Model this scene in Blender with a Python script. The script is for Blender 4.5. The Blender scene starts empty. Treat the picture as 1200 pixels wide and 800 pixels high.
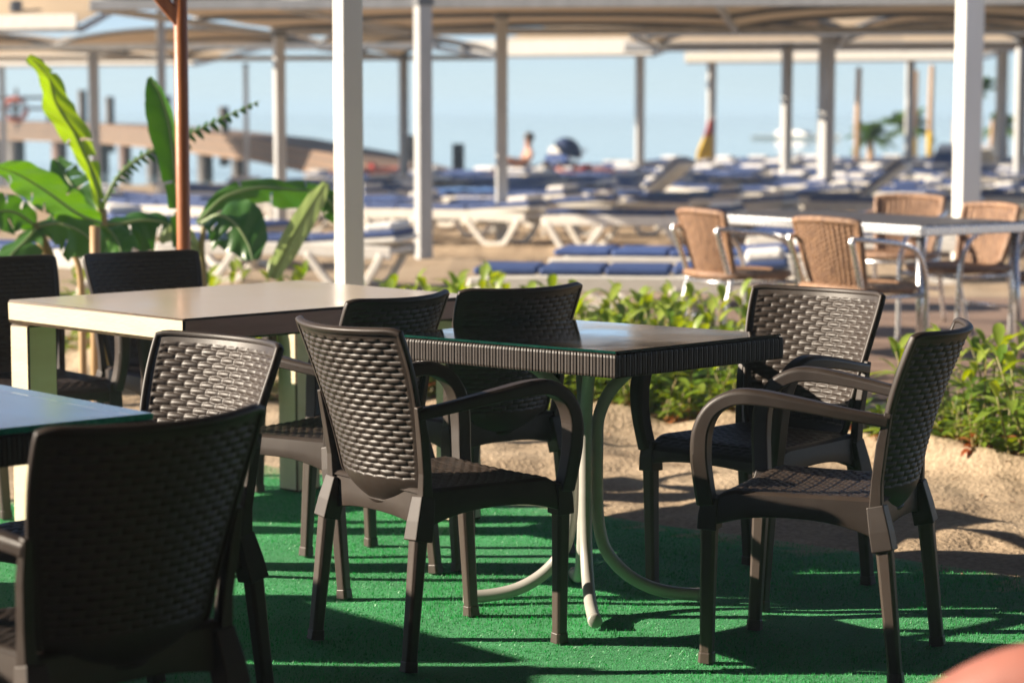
import bpy, bmesh, math, random
from mathutils import Vector, Matrix, noise
R = math.radians
PI = math.pi
rnd = random.Random(7)
scene = bpy.context.scene
col = scene.collection

# ------------------------------------------------------------------ helpers
def tag(o, label=None, cat=None, group=None, kind=None):
    if label: o['label'] = label
    if cat: o['category'] = cat
    if group: o['group'] = group
    if kind: o['kind'] = kind
    return o

def empty(name, loc=(0, 0, 0), rz=0.0, label=None, cat=None, group=None):
    o = bpy.data.objects.new(name, None)
    o.empty_display_size = 0.1
    col.objects.link(o)
    o.location = loc
    o.rotation_euler = (0, 0, rz)
    return tag(o, label, cat, group)

def kids(o):
    return [c for c in bpy.data.objects if c.parent == o]

def copy_tree(o, parent=None):
    c = o.copy()
    col.objects.link(c)
    if parent is not None:
        c.parent = parent
    for ch in kids(o):
        copy_tree(ch, c)
    return c

def face_rz(fx, fy):
    return math.atan2(-fx, fy)

def sstep(a, b, x):
    t = max(0.0, min(1.0, (x - a) / (b - a)))
    return t * t * (3 - 2 * t)

class MB:
    """collects geometry for ONE mesh object"""
    def __init__(self):
        self.v = []; self.f = []; self.m = []; self.sm = []
    def add(self, vs, fs, mi=0, smooth=False):
        b = len(self.v)
        self.v += [tuple(p) for p in vs]
        for f in fs:
            self.f.append([i + b for i in f]); self.m.append(mi); self.sm.append(smooth)
    def box(self, c, s, rz=0.0, mi=0, M=None):
        hx, hy, hz = s[0] / 2, s[1] / 2, s[2] / 2
        vs = [Vector((x, y, z)) for z in (-hz, hz) for x, y in ((-hx, -hy), (hx, -hy), (hx, hy), (-hx, hy))]
        rot = M if M else Matrix.Rotation(rz, 3, 'Z')
        vs = [rot @ p + Vector(c) for p in vs]
        self.add(vs, [(3, 2, 1, 0), (4, 5, 6, 7), (0, 1, 5, 4), (1, 2, 6, 5), (2, 3, 7, 6), (3, 0, 4, 7)], mi)
    def bar(self, a, b, w, h, up=(0, 0, 1), mi=0):
        self.sweep([a, b], [(-w / 2, -h / 2), (w / 2, -h / 2), (w / 2, h / 2), (-w / 2, h / 2)], side=None, up=up, mi=mi)
    def sweep(self, path, prof, side=None, up=(0, 0, 1), scales=None, mi=0, smooth=False, cap=True):
        path = [Vector(p) for p in path]
        n = len(prof); rings = []
        for i, p in enumerate(path):
            t = (path[min(i + 1, len(path) - 1)] - path[max(i - 1, 0)]).normalized()
            if side is not None:
                s = Vector(side); s = (s - t * s.dot(t)).normalized()
                nn = s.cross(t)
            else:
                u = Vector(up)
                if abs(u.dot(t)) > 0.98: u = Vector((0, 1, 0))
                s = t.cross(u).normalized(); nn = s.cross(t)
            k = scales[i] if scales else 1.0
            if not isinstance(k, (tuple, list)): k = (k, k)
            rings.append([p + s * (a * k[0]) + nn * (b * k[1]) for a, b in prof])
        vs = [q for r in rings for q in r]
        fs = []
        for i in range(len(path) - 1):
            for j in range(n):
                a = i * n + j; b = i * n + (j + 1) % n
                fs.append((a, b, b + n, a + n))
        if cap:
            fs.append(tuple(reversed(range(n))))
            fs.append(tuple((len(path) - 1) * n + j for j in range(n)))
        self.add(vs, fs, mi, smooth)
    def tube(self, path, r, n=10, mi=0, cap=True):
        """parallel-transport tube; r number or list"""
        path = [Vector(p) for p in path]
        rr = r if isinstance(r, (list, tuple)) else [r] * len(path)
        t0 = (path[1] - path[0]).normalized()
        s = t0.orthogonal().normalized()
        rings = []
        for i, p in enumerate(path):
            t = (path[min(i + 1, len(path) - 1)] - path[max(i - 1, 0)]).normalized()
            s = (s - t * s.dot(t)).normalized()
            b = t.cross(s)
            rings.append([p + (s * math.cos(2 * PI * j / n) + b * math.sin(2 * PI * j / n)) * rr[i] for j in range(n)])
        vs = [q for g in rings for q in g]; fs = []
        for i in range(len(path) - 1):
            for j in range(n):
                a = i * n + j; c = i * n + (j + 1) % n
                fs.append((a, c, c + n, a + n))
        if cap:
            fs.append(tuple(reversed(range(n))))
            fs.append(tuple((len(path) - 1) * n + j for j in range(n)))
        self.add(vs, fs, mi, True)
    def grid(self, P, mi=0, smooth=True, flip=False):
        nu = len(P[0]); vs = [q for row in P for q in row]; fs = []
        for i in range(len(P) - 1):
            for j in range(nu - 1):
                a = i * nu + j
                q = (a, a + 1, a + nu + 1, a + nu)
                fs.append(tuple(reversed(q)) if flip else q)
        self.add(vs, fs, mi, smooth)
    def ball(self, c, r, n=12, mi=0, sc=(1, 1, 1)):
        P = []
        for i in range(n + 1):
            a = PI * i / n
            P.append([(c[0] + r * sc[0] * math.sin(a) * math.cos(2 * PI * j / (n * 2)), c[1] + r * sc[1] * math.sin(a) * math.sin(2 * PI * j / (n * 2)), c[2] - r * sc[2] * math.cos(a)) for j in range(n * 2 + 1)])
        self.grid(P, mi)
    def build(self, name, mats, parent=None, bevel=0.0, seg=2, auto=None, weld=False):
        me = bpy.data.meshes.new(name)
        me.from_pydata(self.v, [], self.f)
        if not isinstance(mats, (list, tuple)): mats = [mats]
        for m in mats: me.materials.append(m)
        me.polygons.foreach_set('material_index', self.m)
        me.polygons.foreach_set('use_smooth', self.sm)
        if weld:
            bm = bmesh.new(); bm.from_mesh(me)
            bmesh.ops.remove_doubles(bm, verts=bm.verts, dist=1e-5)
            bm.to_mesh(me); bm.free()
        me.update()
        o = bpy.data.objects.new(name, me)
        col.objects.link(o)
        if parent is not None: o.parent = parent
        if bevel:
            b = o.modifiers.new('bevel', 'BEVEL'); b.width = bevel; b.segments = seg
            b.limit_method = 'ANGLE'; b.angle_limit = R(40); b.harden_normals = False
        return o

def spline(pts, n):
    """Catmull-Rom through pts, n samples per span"""
    P = [Vector(p) for p in pts]; out = []
    for i in range(len(P) - 1):
        a = P[max(i - 1, 0)]; b = P[i]; c = P[i + 1]; d = P[min(i + 2, len(P) - 1)]
        for k in range(n):
            t = k / n
            out.append(0.5 * ((2 * b) + (c - a) * t + (2 * a - 5 * b + 4 * c - d) * t * t + (3 * b - a - 3 * c + d) * t ** 3))
    out.append(P[-1]); return out

# ------------------------------------------------------------------ materials
def mat(name):
    m = bpy.data.materials.new(name); m.use_nodes = True
    nt = m.node_tree; nt.nodes.clear()
    out = nt.nodes.new('ShaderNodeOutputMaterial')
    return m, nt, out

def nd(nt, t, **k):
    n = nt.nodes.new(t)
    for a, b in k.items():
        if a in n.inputs: n.inputs[a].default_value = b
        else: setattr(n, a, b)
    return n

def pmat(name, c1, c2=None, scale=8.0, rough=0.5, rvar=0.1, bump=0.0, bscale=60.0, metal=0.0, spec=0.5, transl=0.0, coat=0.0, detail=6.0, stretch=None, objrand=0.0):
    m, nt, out = mat(name)
    L = nt.links.new
    p = nd(nt, 'ShaderNodeBsdfPrincipled')
    p.inputs['Metallic'].default_value = metal
    p.inputs['Specular IOR Level'].default_value = spec
    p.inputs['Coat Weight'].default_value = coat
    tc = nd(nt, 'ShaderNodeTexCoord')
    src = tc.outputs['Object']
    if stretch:
        mp = nd(nt, 'ShaderNodeMapping'); mp.inputs['Scale'].default_value = stretch
        L(src, mp.inputs['Vector']); src = mp.outputs['Vector']
    nz = nd(nt, 'ShaderNodeTexNoise'); nz.inputs['Scale'].default_value = scale; nz.inputs['Detail'].default_value = detail
    L(src, nz.inputs['Vector'])
    mr = nd(nt, 'ShaderNodeMapRange'); mr.inputs['From Min'].default_value = 0.3; mr.inputs['From Max'].default_value = 0.7
    L(nz.outputs['Fac'], mr.inputs['Value'])
    mx = nd(nt, 'ShaderNodeMix', data_type='RGBA')
    mx.inputs[6].default_value = (*c1, 1); mx.inputs[7].default_value = (*(c2 or c1), 1)
    L(mr.outputs['Result'], mx.inputs[0])
    csrc = mx.outputs[2]
    if objrand:
        oi = nd(nt, 'ShaderNodeObjectInfo')
        m2 = nd(nt, 'ShaderNodeMapRange'); m2.inputs['To Min'].default_value = 1 - objrand; m2.inputs['To Max'].default_value = 1 + objrand
        L(oi.outputs['Random'], m2.inputs['Value'])
        hs = nd(nt, 'ShaderNodeHueSaturation'); L(m2.outputs['Result'], hs.inputs['Value']); L(csrc, hs.inputs['Color'])
        csrc = hs.outputs['Color']
    L(csrc, p.inputs['Base Color'])
    r2 = nd(nt, 'ShaderNodeMapRange'); r2.inputs['To Min'].default_value = max(0.02, rough - rvar); r2.inputs['To Max'].default_value = min(1, rough + rvar)
    L(nz.outputs['Fac'], r2.inputs['Value']); L(r2.outputs['Result'], p.inputs['Roughness'])
    if bump:
        n2 = nd(nt, 'ShaderNodeTexNoise'); n2.inputs['Scale'].default_value = bscale; n2.inputs['Detail'].default_value = 4
        L(src, n2.inputs['Vector'])
        bp = nd(nt, 'ShaderNodeBump'); bp.inputs['Strength'].default_value = bump; bp.inputs['Distance'].default_value = 0.01
        L(n2.outputs['Fac'], bp.inputs['Height']); L(bp.outputs['Normal'], p.inputs['Normal'])
    if transl:
        tr = nd(nt, 'ShaderNodeBsdfTranslucent'); L(csrc, tr.inputs['Color'])
        ms = nd(nt, 'ShaderNodeMixShader'); ms.inputs[0].default_value = transl
        L(p.outputs[0], ms.inputs[1]); L(tr.outputs[0], ms.inputs[2]); L(ms.outputs[0], out.inputs['Surface'])
    else:
        L(p.outputs[0], out.inputs['Surface'])
    return m

M = {}
M['plastic'] = pmat('brown_resin', (.027, .0185, .014), (.038, .027, .021), 14, .48, .07, bump=.06, bscale=500, spec=.42, objrand=.14)
M['plastic_leg'] = pmat('brown_resin_leg', (.052, .036, .028), (.066, .048, .038), 20, .46, .08, bump=.05, bscale=400, stretch=(1, 1, .25), objrand=.14)
M['cream'] = pmat('cream_paint', (.68, .61, .44), (.62, .53, .36), 5, .36, .10, bump=.12, bscale=40, stretch=(1, 1, 4))
M['cream_top'] = pmat('cream_worn_top', (.58, .48, .37), (.50, .41, .31), 3.2, .19, .10, bump=.03, bscale=12)
M['brown_side'] = pmat('brown_apron_side', (.62, .42, .34), (.52, .34, .27), 6, .5, .1, bump=.1, bscale=30, stretch=(1, 4, 8))  # browner than the cream paint, for the tabletop's long side faces
M['worn'] = pmat('bare_wood_edge', (.030, .018, .010), (.11, .065, .03), 28, .6, .1)
M['tubegrey'] = pmat('warm_grey_tube_paint', (.40, .385, .35), (.34, .33, .30), 20, .38, .08)
M['alu'] = pmat('aluminium_tube', (.80, .80, .80), (.72, .72, .72), 30, .28, .06, metal=.9)
M['wicker'] = pmat('tan_wicker', (.36, .205, .112), (.15, .075, .040), 60, .5, .1, bump=.6, bscale=160, stretch=(1, 1, .22))
M['wicker_dark'] = pmat('table_slats', (.05, .040, .034), (.075, .062, .052), 30, .40, .08)
M['white_plastic'] = pmat('white_plastic', (.80, .77, .70), (.72, .68, .60), 12, .38, .08, objrand=.08)
M['white_paint'] = pmat('white_post_paint', (.82, .82, .78), (.74, .74, .70), 6, .42, .08, stretch=(1, 1, .2))
M['galv'] = pmat('grey_galvanised_post', (.47, .47, .46), (.38, .38, .37), 9, .42, .08, stretch=(1, 1, .3))
M['darkmetal'] = pmat('dark_steel', (.11, .12, .13), (.16, .16, .17), 15, .5, .08)
M['orange_wood'] = pmat('orange_brown_wood', (.42, .145, .04), (.30, .09, .025), 10, .38, .08, bump=.12, bscale=40, stretch=(3, 3, .3))
M['canvas'] = pmat('beige_canvas', (.56, .42, .27), (.48, .36, .23), 2.2, .85, .05, transl=.12, bump=.1, bscale=5)
M['blue'] = pmat('blue_mattress', (.055, .10, .26), (.04, .07, .20), 5, .6, .08, bump=.25, bscale=18, objrand=.35)
M['blue_light'] = pmat('pale_blue_towel', (.12, .28, .62), (.10, .22, .55), 9, .8, .06, bump=.3, bscale=60)
M['towel'] = pmat('white_towel', (.78, .76, .72), (.70, .67, .62), 8, .9, .05, bump=.4, bscale=70)
M['pier'] = pmat('pier_planks', (.23, .145, .088), (.17, .105, .065), 2, .75, .08, bump=.3, bscale=9, stretch=(.5, 4, 6))
M['pile'] = pmat('wet_dark_pile', (.05, .045, .045), (.09, .075, .065), 3, .6, .1)
M['rustpile'] = pmat('brown_pile', (.17, .08, .05), (.10, .06, .04), 3, .6, .1)
M['tanpole'] = pmat('tan_pole', (.52, .34, .19), (.42, .26, .14), 6, .7, .08, bump=.2, bscale=20, stretch=(1, 1, .3))
M['yellow'] = pmat('yellow_cloth', (.75, .52, .05), (.68, .44, .03), 6, .8, .05, transl=.2)
M['redcloth'] = pmat('red_cloth', (.62, .10, .08), (.55, .08, .06), 6, .8, .05, transl=.2)
M['orange'] = pmat('orange_lifebuoy', (.70, .15, .06), (.62, .12, .05), 6, .5, .05)
M['skin'] = pmat('sunned_skin', (.36, .145, .112), (.31, .115, .088), 20, .48, .06, bump=.05, bscale=200)
M['skin_tan'] = pmat('tanned_skin', (.42, .20, .12), (.36, .16, .09), 20, .5, .06)
M['hair'] = pmat('dark_hair', (.045, .028, .02), (.08, .05, .03), 60, .5, .1)
M['navy'] = pmat('navy_cloth', (.018, .04, .12), (.015, .03, .09), 8, .75, .08)
M['shorts'] = pmat('grey_shorts', (.16, .18, .22), (.12, .13, .17), 30, .9, .05)
M['stake'] = pmat('bamboo_stake', (.52, .35, .18), (.40, .26, .12), 18, .55, .08, stretch=(1, 1, .3))
M['stem'] = pmat('banana_stem', (.20, .21, .06), (.28, .17, .07), 10, .5, .08, stretch=(1, 1, .3))
M['dark_boards'] = pmat('dark_blocker_boards', (.05, .030, .020), (.035, .021, .015), 3, .7, .1, stretch=(1, 1, 4))
M['paving'] = pmat('brown_terrace', (.26, .17, .12), (.20, .13, .095), 3, .85, .06, bump=.4, bscale=12)
M['litter'] = pmat('dry_litter', (.24, .13, .06), (.12, .07, .035), 30, .8, .1, transl=.1)
M['soil'] = pmat('bed_soil', (.13, .085, .055), (.19, .13, .085), 6, .95, .03, bump=.8, bscale=14)
M['rust'] = pmat('canopy_bracket', (.20, .13, .10), (.14, .10, .08), 10, .6, .1)

def leaf_mat(name, c1, c2, transl=.38, rough=.36, ribs=False):
    m, nt, out = mat(name); L = nt.links.new
    p = nd(nt, 'ShaderNodeBsdfPrincipled'); p.inputs['Specular IOR Level'].default_value = .5
    tc = nd(nt, 'ShaderNodeTexCoord')
    nz = nd(nt, 'ShaderNodeTexNoise'); nz.inputs['Scale'].default_value = 6; nz.inputs['Detail'].default_value = 5
    L(tc.outputs['Object'], nz.inputs['Vector'])
    oi = nd(nt, 'ShaderNodeObjectInfo')
    gi = nd(nt, 'ShaderNodeNewGeometry')
    ad = nd(nt, 'ShaderNodeMath', operation='ADD'); L(nz.outputs['Fac'], ad.inputs[0])
    mu = nd(nt, 'ShaderNodeMath', operation='MULTIPLY'); L(gi.outputs['Random Per Island'], mu.inputs[0]); mu.inputs[1].default_value = .8
    L(mu.outputs[0], ad.inputs[1])
    mr = nd(nt, 'ShaderNodeMapRange'); mr.inputs['From Min'].default_value = .4; mr.inputs['From Max'].default_value = 1.3
    L(ad.outputs[0], mr.inputs['Value'])
    mx = nd(nt, 'ShaderNodeMix', data_type='RGBA'); mx.inputs[6].default_value = (*c1, 1); mx.inputs[7].default_value = (*c2, 1)
    L(mr.outputs['Result'], mx.inputs[0])
    p.inputs['Roughness'].default_value = rough
    L(mx.outputs[2], p.inputs['Base Color'])
    if ribs:
        wv = nd(nt, 'ShaderNodeTexNoise'); wv.inputs['Scale'].default_value = 40
        bp = nd(nt, 'ShaderNodeBump'); bp.inputs['Strength'].default_value = .25; bp.inputs['Distance'].default_value = .01
        L(tc.outputs['Object'], wv.inputs['Vector']); L(wv.outputs['Fac'], bp.inputs['Height']); L(bp.outputs['Normal'], p.inputs['Normal'])
    tr = nd(nt, 'ShaderNodeBsdfTranslucent')
    hs = nd(nt, 'ShaderNodeHueSaturation'); hs.inputs['Saturation'].default_value = 1.25; hs.inputs['Value'].default_value = 1.5; hs.inputs['Hue'].default_value = .485
    L(mx.outputs[2], hs.inputs['Color']); L(hs.outputs['Color'], tr.inputs['Color'])
    ms = nd(nt, 'ShaderNodeMixShader'); ms.inputs[0].default_value = transl
    L(p.outputs[0], ms.inputs[1]); L(tr.outputs[0], ms.inputs[2]); L(ms.outputs[0], out.inputs['Surface'])
    return m
M['pile_fibre'] = leaf_mat('turf_fibre', (.030, .205, .060), (.080, .43, .15), .25, .45)
M['leaf'] = leaf_mat('bed_leaf', (.12, .23, .025), (.34, .41, .07), .38)
M['leaf_red'] = leaf_mat('bed_leaf_red', (.30, .07, .03), (.38, .17, .06), .3)
M['banana'] = leaf_mat('banana_leaf', (.045, .14, .025), (.10, .22, .04), .35, .33, True)
M['banana_pale'] = leaf_mat('banana_leaf_young', (.17, .32, .04), (.28, .42, .08), .42, .34, True)
M['banana_dark'] = leaf_mat('banana_leaf_old', (.03, .10, .02), (.06, .15, .03), .28, .36, True)
M['strap'] = leaf_mat('pale_strap_leaf', (.22, .32, .14), (.34, .42, .20), .3, .36, True)
M['palm'] = leaf_mat('palm_leaf', (.05, .13, .03), (.12, .20, .05), .3, .4)

def carpet_mat():
    m, nt, out = mat('green_turf_carpet'); L = nt.links.new
    p = nd(nt, 'ShaderNodeBsdfPrincipled'); p.inputs['Roughness'].default_value = .75; p.inputs['Specular IOR Level'].default_value = .25
    p.inputs['Sheen Weight'].default_value = .25; p.inputs['Sheen Tint'].default_value = (.5, 1, .6, 1)
    tc = nd(nt, 'ShaderNodeTexCoord'); ob = tc.outputs['Object']
    n1 = nd(nt, 'ShaderNodeTexNoise'); n1.inputs['Scale'].default_value = 260; n1.inputs['Detail'].default_value = 3; L(ob, n1.inputs['Vector'])
    n2 = nd(nt, 'ShaderNodeTexNoise'); n2.inputs['Scale'].default_value = 2.2; n2.inputs['Detail'].default_value = 6; L(ob, n2.inputs['Vector'])
    a = nd(nt, 'ShaderNodeMapRange'); a.inputs['From Min'].default_value = .3; a.inputs['From Max'].default_value = .7; L(n1.outputs['Fac'], a.inputs['Value'])
    mx = nd(nt, 'ShaderNodeMix', data_type='RGBA'); mx.inputs[6].default_value = (.028, .20, .065, 1); mx.inputs[7].default_value = (.060, .40, .145, 1)
    L(a.outputs['Result'], mx.inputs[0])
    b = nd(nt, 'ShaderNodeMapRange'); b.inputs['From Min'].default_value = .35; b.inputs['From Max'].default_value = .68; b.inputs['To Min'].default_value = .78; b.inputs['To Max'].default_value = 1.15; L(n2.outputs['Fac'], b.inputs['Value'])
    hs = nd(nt, 'ShaderNodeHueSaturation'); L(mx.outputs[2], hs.inputs['Color']); L(b.outputs['Result'], hs.inputs['Value'])
    # thin scatter of blown sand: pale specks
    n3 = nd(nt, 'ShaderNodeTexNoise'); n3.inputs['Scale'].default_value = 95; n3.inputs['Detail'].default_value = 2; L(ob, n3.inputs['Vector'])
    c = nd(nt, 'ShaderNodeMapRange'); c.inputs['From Min'].default_value = .73; c.inputs['From Max'].default_value = .78; L(n3.outputs['Fac'], c.inputs['Value'])
    m3 = nd(nt, 'ShaderNodeMix', data_type='RGBA'); m3.inputs[7].default_value = (.45, .38, .25, 1)
    k = nd(nt, 'ShaderNodeMath', operation='MULTIPLY'); k.inputs[1].default_value = .6; L(c.outputs['Result'], k.inputs[0]); L(k.outputs[0], m3.inputs[0])
    L(hs.outputs['Color'], m3.inputs[6])
    # sand trodden in along the two free edges
    ds = []
    for vx, vy in ((.760, -.650), (-.650, -.760)):
        v = nd(nt, 'ShaderNodeVectorMath', operation='DOT_PRODUCT'); v.inputs[1].default_value = (vx, vy, 0); L(ob, v.inputs[0])
        q = nd(nt, 'ShaderNodeMath', operation='SUBTRACT'); L(v.outputs['Value'], q.inputs[0]); q.inputs[1].default_value = vx * -1.04 + vy * 8.62; ds.append(q)
    mn = nd(nt, 'ShaderNodeMath', operation='MINIMUM'); L(ds[0].outputs[0], mn.inputs[0]); L(ds[1].outputs[0], mn.inputs[1])
    n4 = nd(nt, 'ShaderNodeTexNoise'); n4.inputs['Scale'].default_value = 5; n4.inputs['Detail'].default_value = 8; L(ob, n4.inputs['Vector'])
    n5 = nd(nt, 'ShaderNodeMath', operation='MULTIPLY_ADD'); n5.inputs[1].default_value = -1.1; n5.inputs[2].default_value = .55; L(n4.outputs['Fac'], n5.inputs[0])
    ad = nd(nt, 'ShaderNodeMath', operation='ADD'); L(mn.outputs[0], ad.inputs[0]); L(n5.outputs[0], ad.inputs[1])
    sf = nd(nt, 'ShaderNodeMapRange'); sf.inputs['From Min'].default_value = -.02; sf.inputs['From Max'].default_value = .10; sf.inputs['To Min'].default_value = .75; sf.inputs['To Max'].default_value = 0; L(ad.outputs[0], sf.inputs['Value'])
    m4 = nd(nt, 'ShaderNodeMix', data_type='RGBA'); m4.inputs[7].default_value = (.40, .30, .19, 1); L(sf.outputs['Result'], m4.inputs[0]); L(m3.outputs[2], m4.inputs[6])
    L(m4.outputs[2], p.inputs['Base Color'])
    bp = nd(nt, 'ShaderNodeBump'); bp.inputs['Strength'].default_value = .9; bp.inputs['Distance'].default_value = .012; L(n1.outputs['Fac'], bp.inputs['Height'])
    L(bp.outputs['Normal'], p.inputs['Normal']); L(p.outputs[0], out.inputs['Surface'])
    return m
M['carpet'] = carpet_mat()

def sand_mat():
    m, nt, out = mat('beach_sand'); L = nt.links.new
    p = nd(nt, 'ShaderNodeBsdfPrincipled'); p.inputs['Roughness'].default_value = .95; p.inputs['Specular IOR Level'].default_value = .15
    tc = nd(nt, 'ShaderNodeTexCoord'); ob = tc.outputs['Object']
    n1 = nd(nt, 'ShaderNodeTexNoise'); n1.inputs['Scale'].default_value = 1.4; n1.inputs['Detail'].default_value = 8; L(ob, n1.inputs['Vector'])
    n2 = nd(nt, 'ShaderNodeTexNoise'); n2.inputs['Scale'].default_value = 55; n2.inputs['Detail'].default_value = 6; L(ob, n2.inputs['Vector'])
    mx = nd(nt, 'ShaderNodeMix', data_type='RGBA'); mx.inputs[6].default_value = (.34, .250, .165, 1); mx.inputs[7].default_value = (.46, .355, .245, 1)
    a = nd(nt, 'ShaderNodeMapRange'); a.inputs['From Min'].default_value = .35; a.inputs['From Max'].default_value = .65; L(n1.outputs['Fac'], a.inputs['Value'])
    L(a.outputs['Result'], mx.inputs[0])
    b = nd(nt, 'ShaderNodeMapRange'); b.inputs['From Min'].default_value = .3; b.inputs['From Max'].default_value = .7; b.inputs['To Min'].default_value = .75; b.inputs['To Max'].default_value = 1.2; L(n2.outputs['Fac'], b.inputs['Value'])
    hs = nd(nt, 'ShaderNodeHueSaturation'); L(mx.outputs[2], hs.inputs['Color']); L(b.outputs['Result'], hs.inputs['Value'])
    L(hs.outputs['Color'], p.inputs['Base Color'])
    bp = nd(nt, 'ShaderNodeBump'); bp.inputs['Strength'].default_value = .6; bp.inputs['Distance'].default_value = .02; L(n2.outputs['Fac'], bp.inputs['Height'])
    L(bp.outputs['Normal'], p.inputs['Normal']); L(p.outputs[0], out.inputs['Surface'])
    return m
M['sand'] = sand_mat()

def sea_mat():
    m, nt, out = mat('sea_water'); L = nt.links.new
    p = nd(nt, 'ShaderNodeBsdfPrincipled'); p.inputs['Base Color'].default_value = (.26, .38, .46, 1); p.inputs['Roughness'].default_value = .06; p.inputs['IOR'].default_value = 1.33
    tc = nd(nt, 'ShaderNodeTexCoord')
    mp = nd(nt, 'ShaderNodeMapping'); mp.inputs['Scale'].default_value = (.5, 1.2, 1); L(tc.outputs['Object'], mp.inputs['Vector'])
    n1 = nd(nt, 'ShaderNodeTexNoise'); n1.inputs['Scale'].default_value = 1.3; n1.inputs['Detail'].default_value = 6; L(mp.outputs['Vector'], n1.inputs['Vector'])
    bp = nd(nt, 'ShaderNodeBump'); bp.inputs['Strength'].default_value = .03; bp.inputs['Distance'].default_value = .02; L(n1.outputs['Fac'], bp.inputs['Height'])
    L(bp.outputs['Normal'], p.inputs['Normal']); L(p.outputs[0], out.inputs['Surface'])
    return m
M['sea'] = sea_mat()

def glass_mat(name='table_glass', r0=.02, r1=.11):
    m, nt, out = mat(name); L = nt.links.new
    t = nd(nt, 'ShaderNodeBsdfTransparent'); t.inputs['Color'].default_value = (.80, .92, .89, 1)
    g = nd(nt, 'ShaderNodeBsdfGlossy'); g.inputs['Roughness'].default_value = .035; g.inputs['Color'].default_value = (1, 1, 1, 1)
    tc = nd(nt, 'ShaderNodeTexCoord'); nz = nd(nt, 'ShaderNodeTexNoise'); nz.inputs['Scale'].default_value = 7; nz.inputs['Detail'].default_value = 5
    L(tc.outputs['Object'], nz.inputs['Vector'])
    mr = nd(nt, 'ShaderNodeMapRange'); mr.inputs['From Min'].default_value = .4; mr.inputs['From Max'].default_value = .75; mr.inputs['To Min'].default_value = r0; mr.inputs['To Max'].default_value = r1
    L(nz.outputs['Fac'], mr.inputs['Value']); L(mr.outputs['Result'], g.inputs['Roughness'])
    fr0 = nd(nt, 'ShaderNodeFresnel'); fr0.inputs['IOR'].default_value = 1.52
    fr = nd(nt, 'ShaderNodeMath', operation='MULTIPLY'); fr.use_clamp = True; fr.inputs[1].default_value = 1.5; L(fr0.outputs[0], fr.inputs[0])   # both faces of the plate reflect
    ms = nd(nt, 'ShaderNodeMixShader'); L(fr.outputs[0], ms.inputs[0]); L(t.outputs[0], ms.inputs[1]); L(g.outputs[0], ms.inputs[2])
    L(ms.outputs[0], out.inputs['Surface']); return m
M['glass'] = glass_mat()
M['glass_hazy'] = glass_mat('hazy_table_glass', .16, .26)
M['glass_edge'] = pmat('dark_glass_edge', (.003, .022, .018), (.005, .04, .03), 25, .12, .05)
M['glass_edge_bright'] = pmat('green_glass_edge', (.02, .50, .32), (.10, .80, .60), 70, .12, .05, transl=.6)

def weave_top_mat():
    m, nt, out = mat('woven_table_top'); L = nt.links.new
    p = nd(nt, 'ShaderNodeBsdfPrincipled'); p.inputs['Roughness'].default_value = .5
    tc = nd(nt, 'ShaderNodeTexCoord')
    br = nd(nt, 'ShaderNodeTexBrick'); br.inputs['Scale'].default_value = 26; br.inputs['Mortar Size'].default_value = .03; br.inputs['Mortar Smooth'].default_value = 1
    br.inputs['Color1'].default_value = (.15, .118, .098, 1); br.inputs['Color2'].default_value = (.18, .145, .12, 1); br.inputs['Mortar'].default_value = (.05, .04, .034, 1)
    L(tc.outputs['Object'], br.inputs['Vector']); L(br.outputs['Color'], p.inputs['Base Color'])
    bp = nd(nt, 'ShaderNodeBump'); bp.invert = True; bp.inputs['Strength'].default_value = .8; bp.inputs['Distance'].default_value = .004; L(br.outputs['Fac'], bp.inputs['Height'])
    L(bp.outputs['Normal'], p.inputs['Normal']); L(p.outputs[0], out.inputs['Surface']); return m
M['weave_top'] = weave_top_mat()

# ------------------------------------------------------------------ ground
EDGE = [(-9, 12.4), (-3.2, 12.1), (-1.4, 11.4), (-.5, 10.2), (.15, 9.62), (.95, 9.3), (1.6, 8.50), (2.1, 8.0), (3.4, 7.2), (9, 6.0)]
def edge_y(x):
    for (a, b), (c, d) in zip(EDGE, EDGE[1:]):
        if a <= x <= c: return b + (d - b) * (x - a) / (c - a)
    return EDGE[0][1] if x < EDGE[0][0] else EDGE[-1][1]
CA = Vector((-1.04, 8.62)); CU = Vector((.760, -.650)); CV = Vector((-.650, -.760))   # carpet corner and its two edges
def shore_y(x):
    return 52 + 24 * sstep(-12, 14, x)
def on_carpet(x, y, m=0.0):
    d = Vector((x, y)) - CA
    return d.dot(CU) > -m and d.dot(CV) > -m
def ground_z(x, y, fine=True):
    sy = shore_y(x)
    z = -.34 * sstep(13, sy - 2, y) - 3.0 * sstep(sy - 2, sy + 25, y)
    if y < 45 and abs(x) < 30 and fine:
        n = noise.fractal(Vector((x * .55, y * .55, 0)), 1.0, 2.0, 4)
        n2 = noise.fractal(Vector((x * 2.6, y * 2.6, 4.0)), 1.0, 2.0, 3)
        n3 = noise.noise(Vector((x * 7, y * 7, 9)))
        d = y - edge_y(x)
        amp = 1.0 - .75 * sstep(.2, .8, d) * (1 - sstep(15, 18, y))
        h = .018 * n + .032 * n2 + .012 * n3
        if on_carpet(x, y, -.10): h = -.05
        else:
            q = Vector((x, y)) - CA
            k = sstep(0, .45, max(-q.dot(CU), -q.dot(CV)))
            h = h * (.35 + .65 * k) - .012 * (1 - k)
        z += h * amp
        z += .085 * math.exp(-((d - .05) / .13) ** 2) * (.8 + .5 * n2)
    return z

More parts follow.
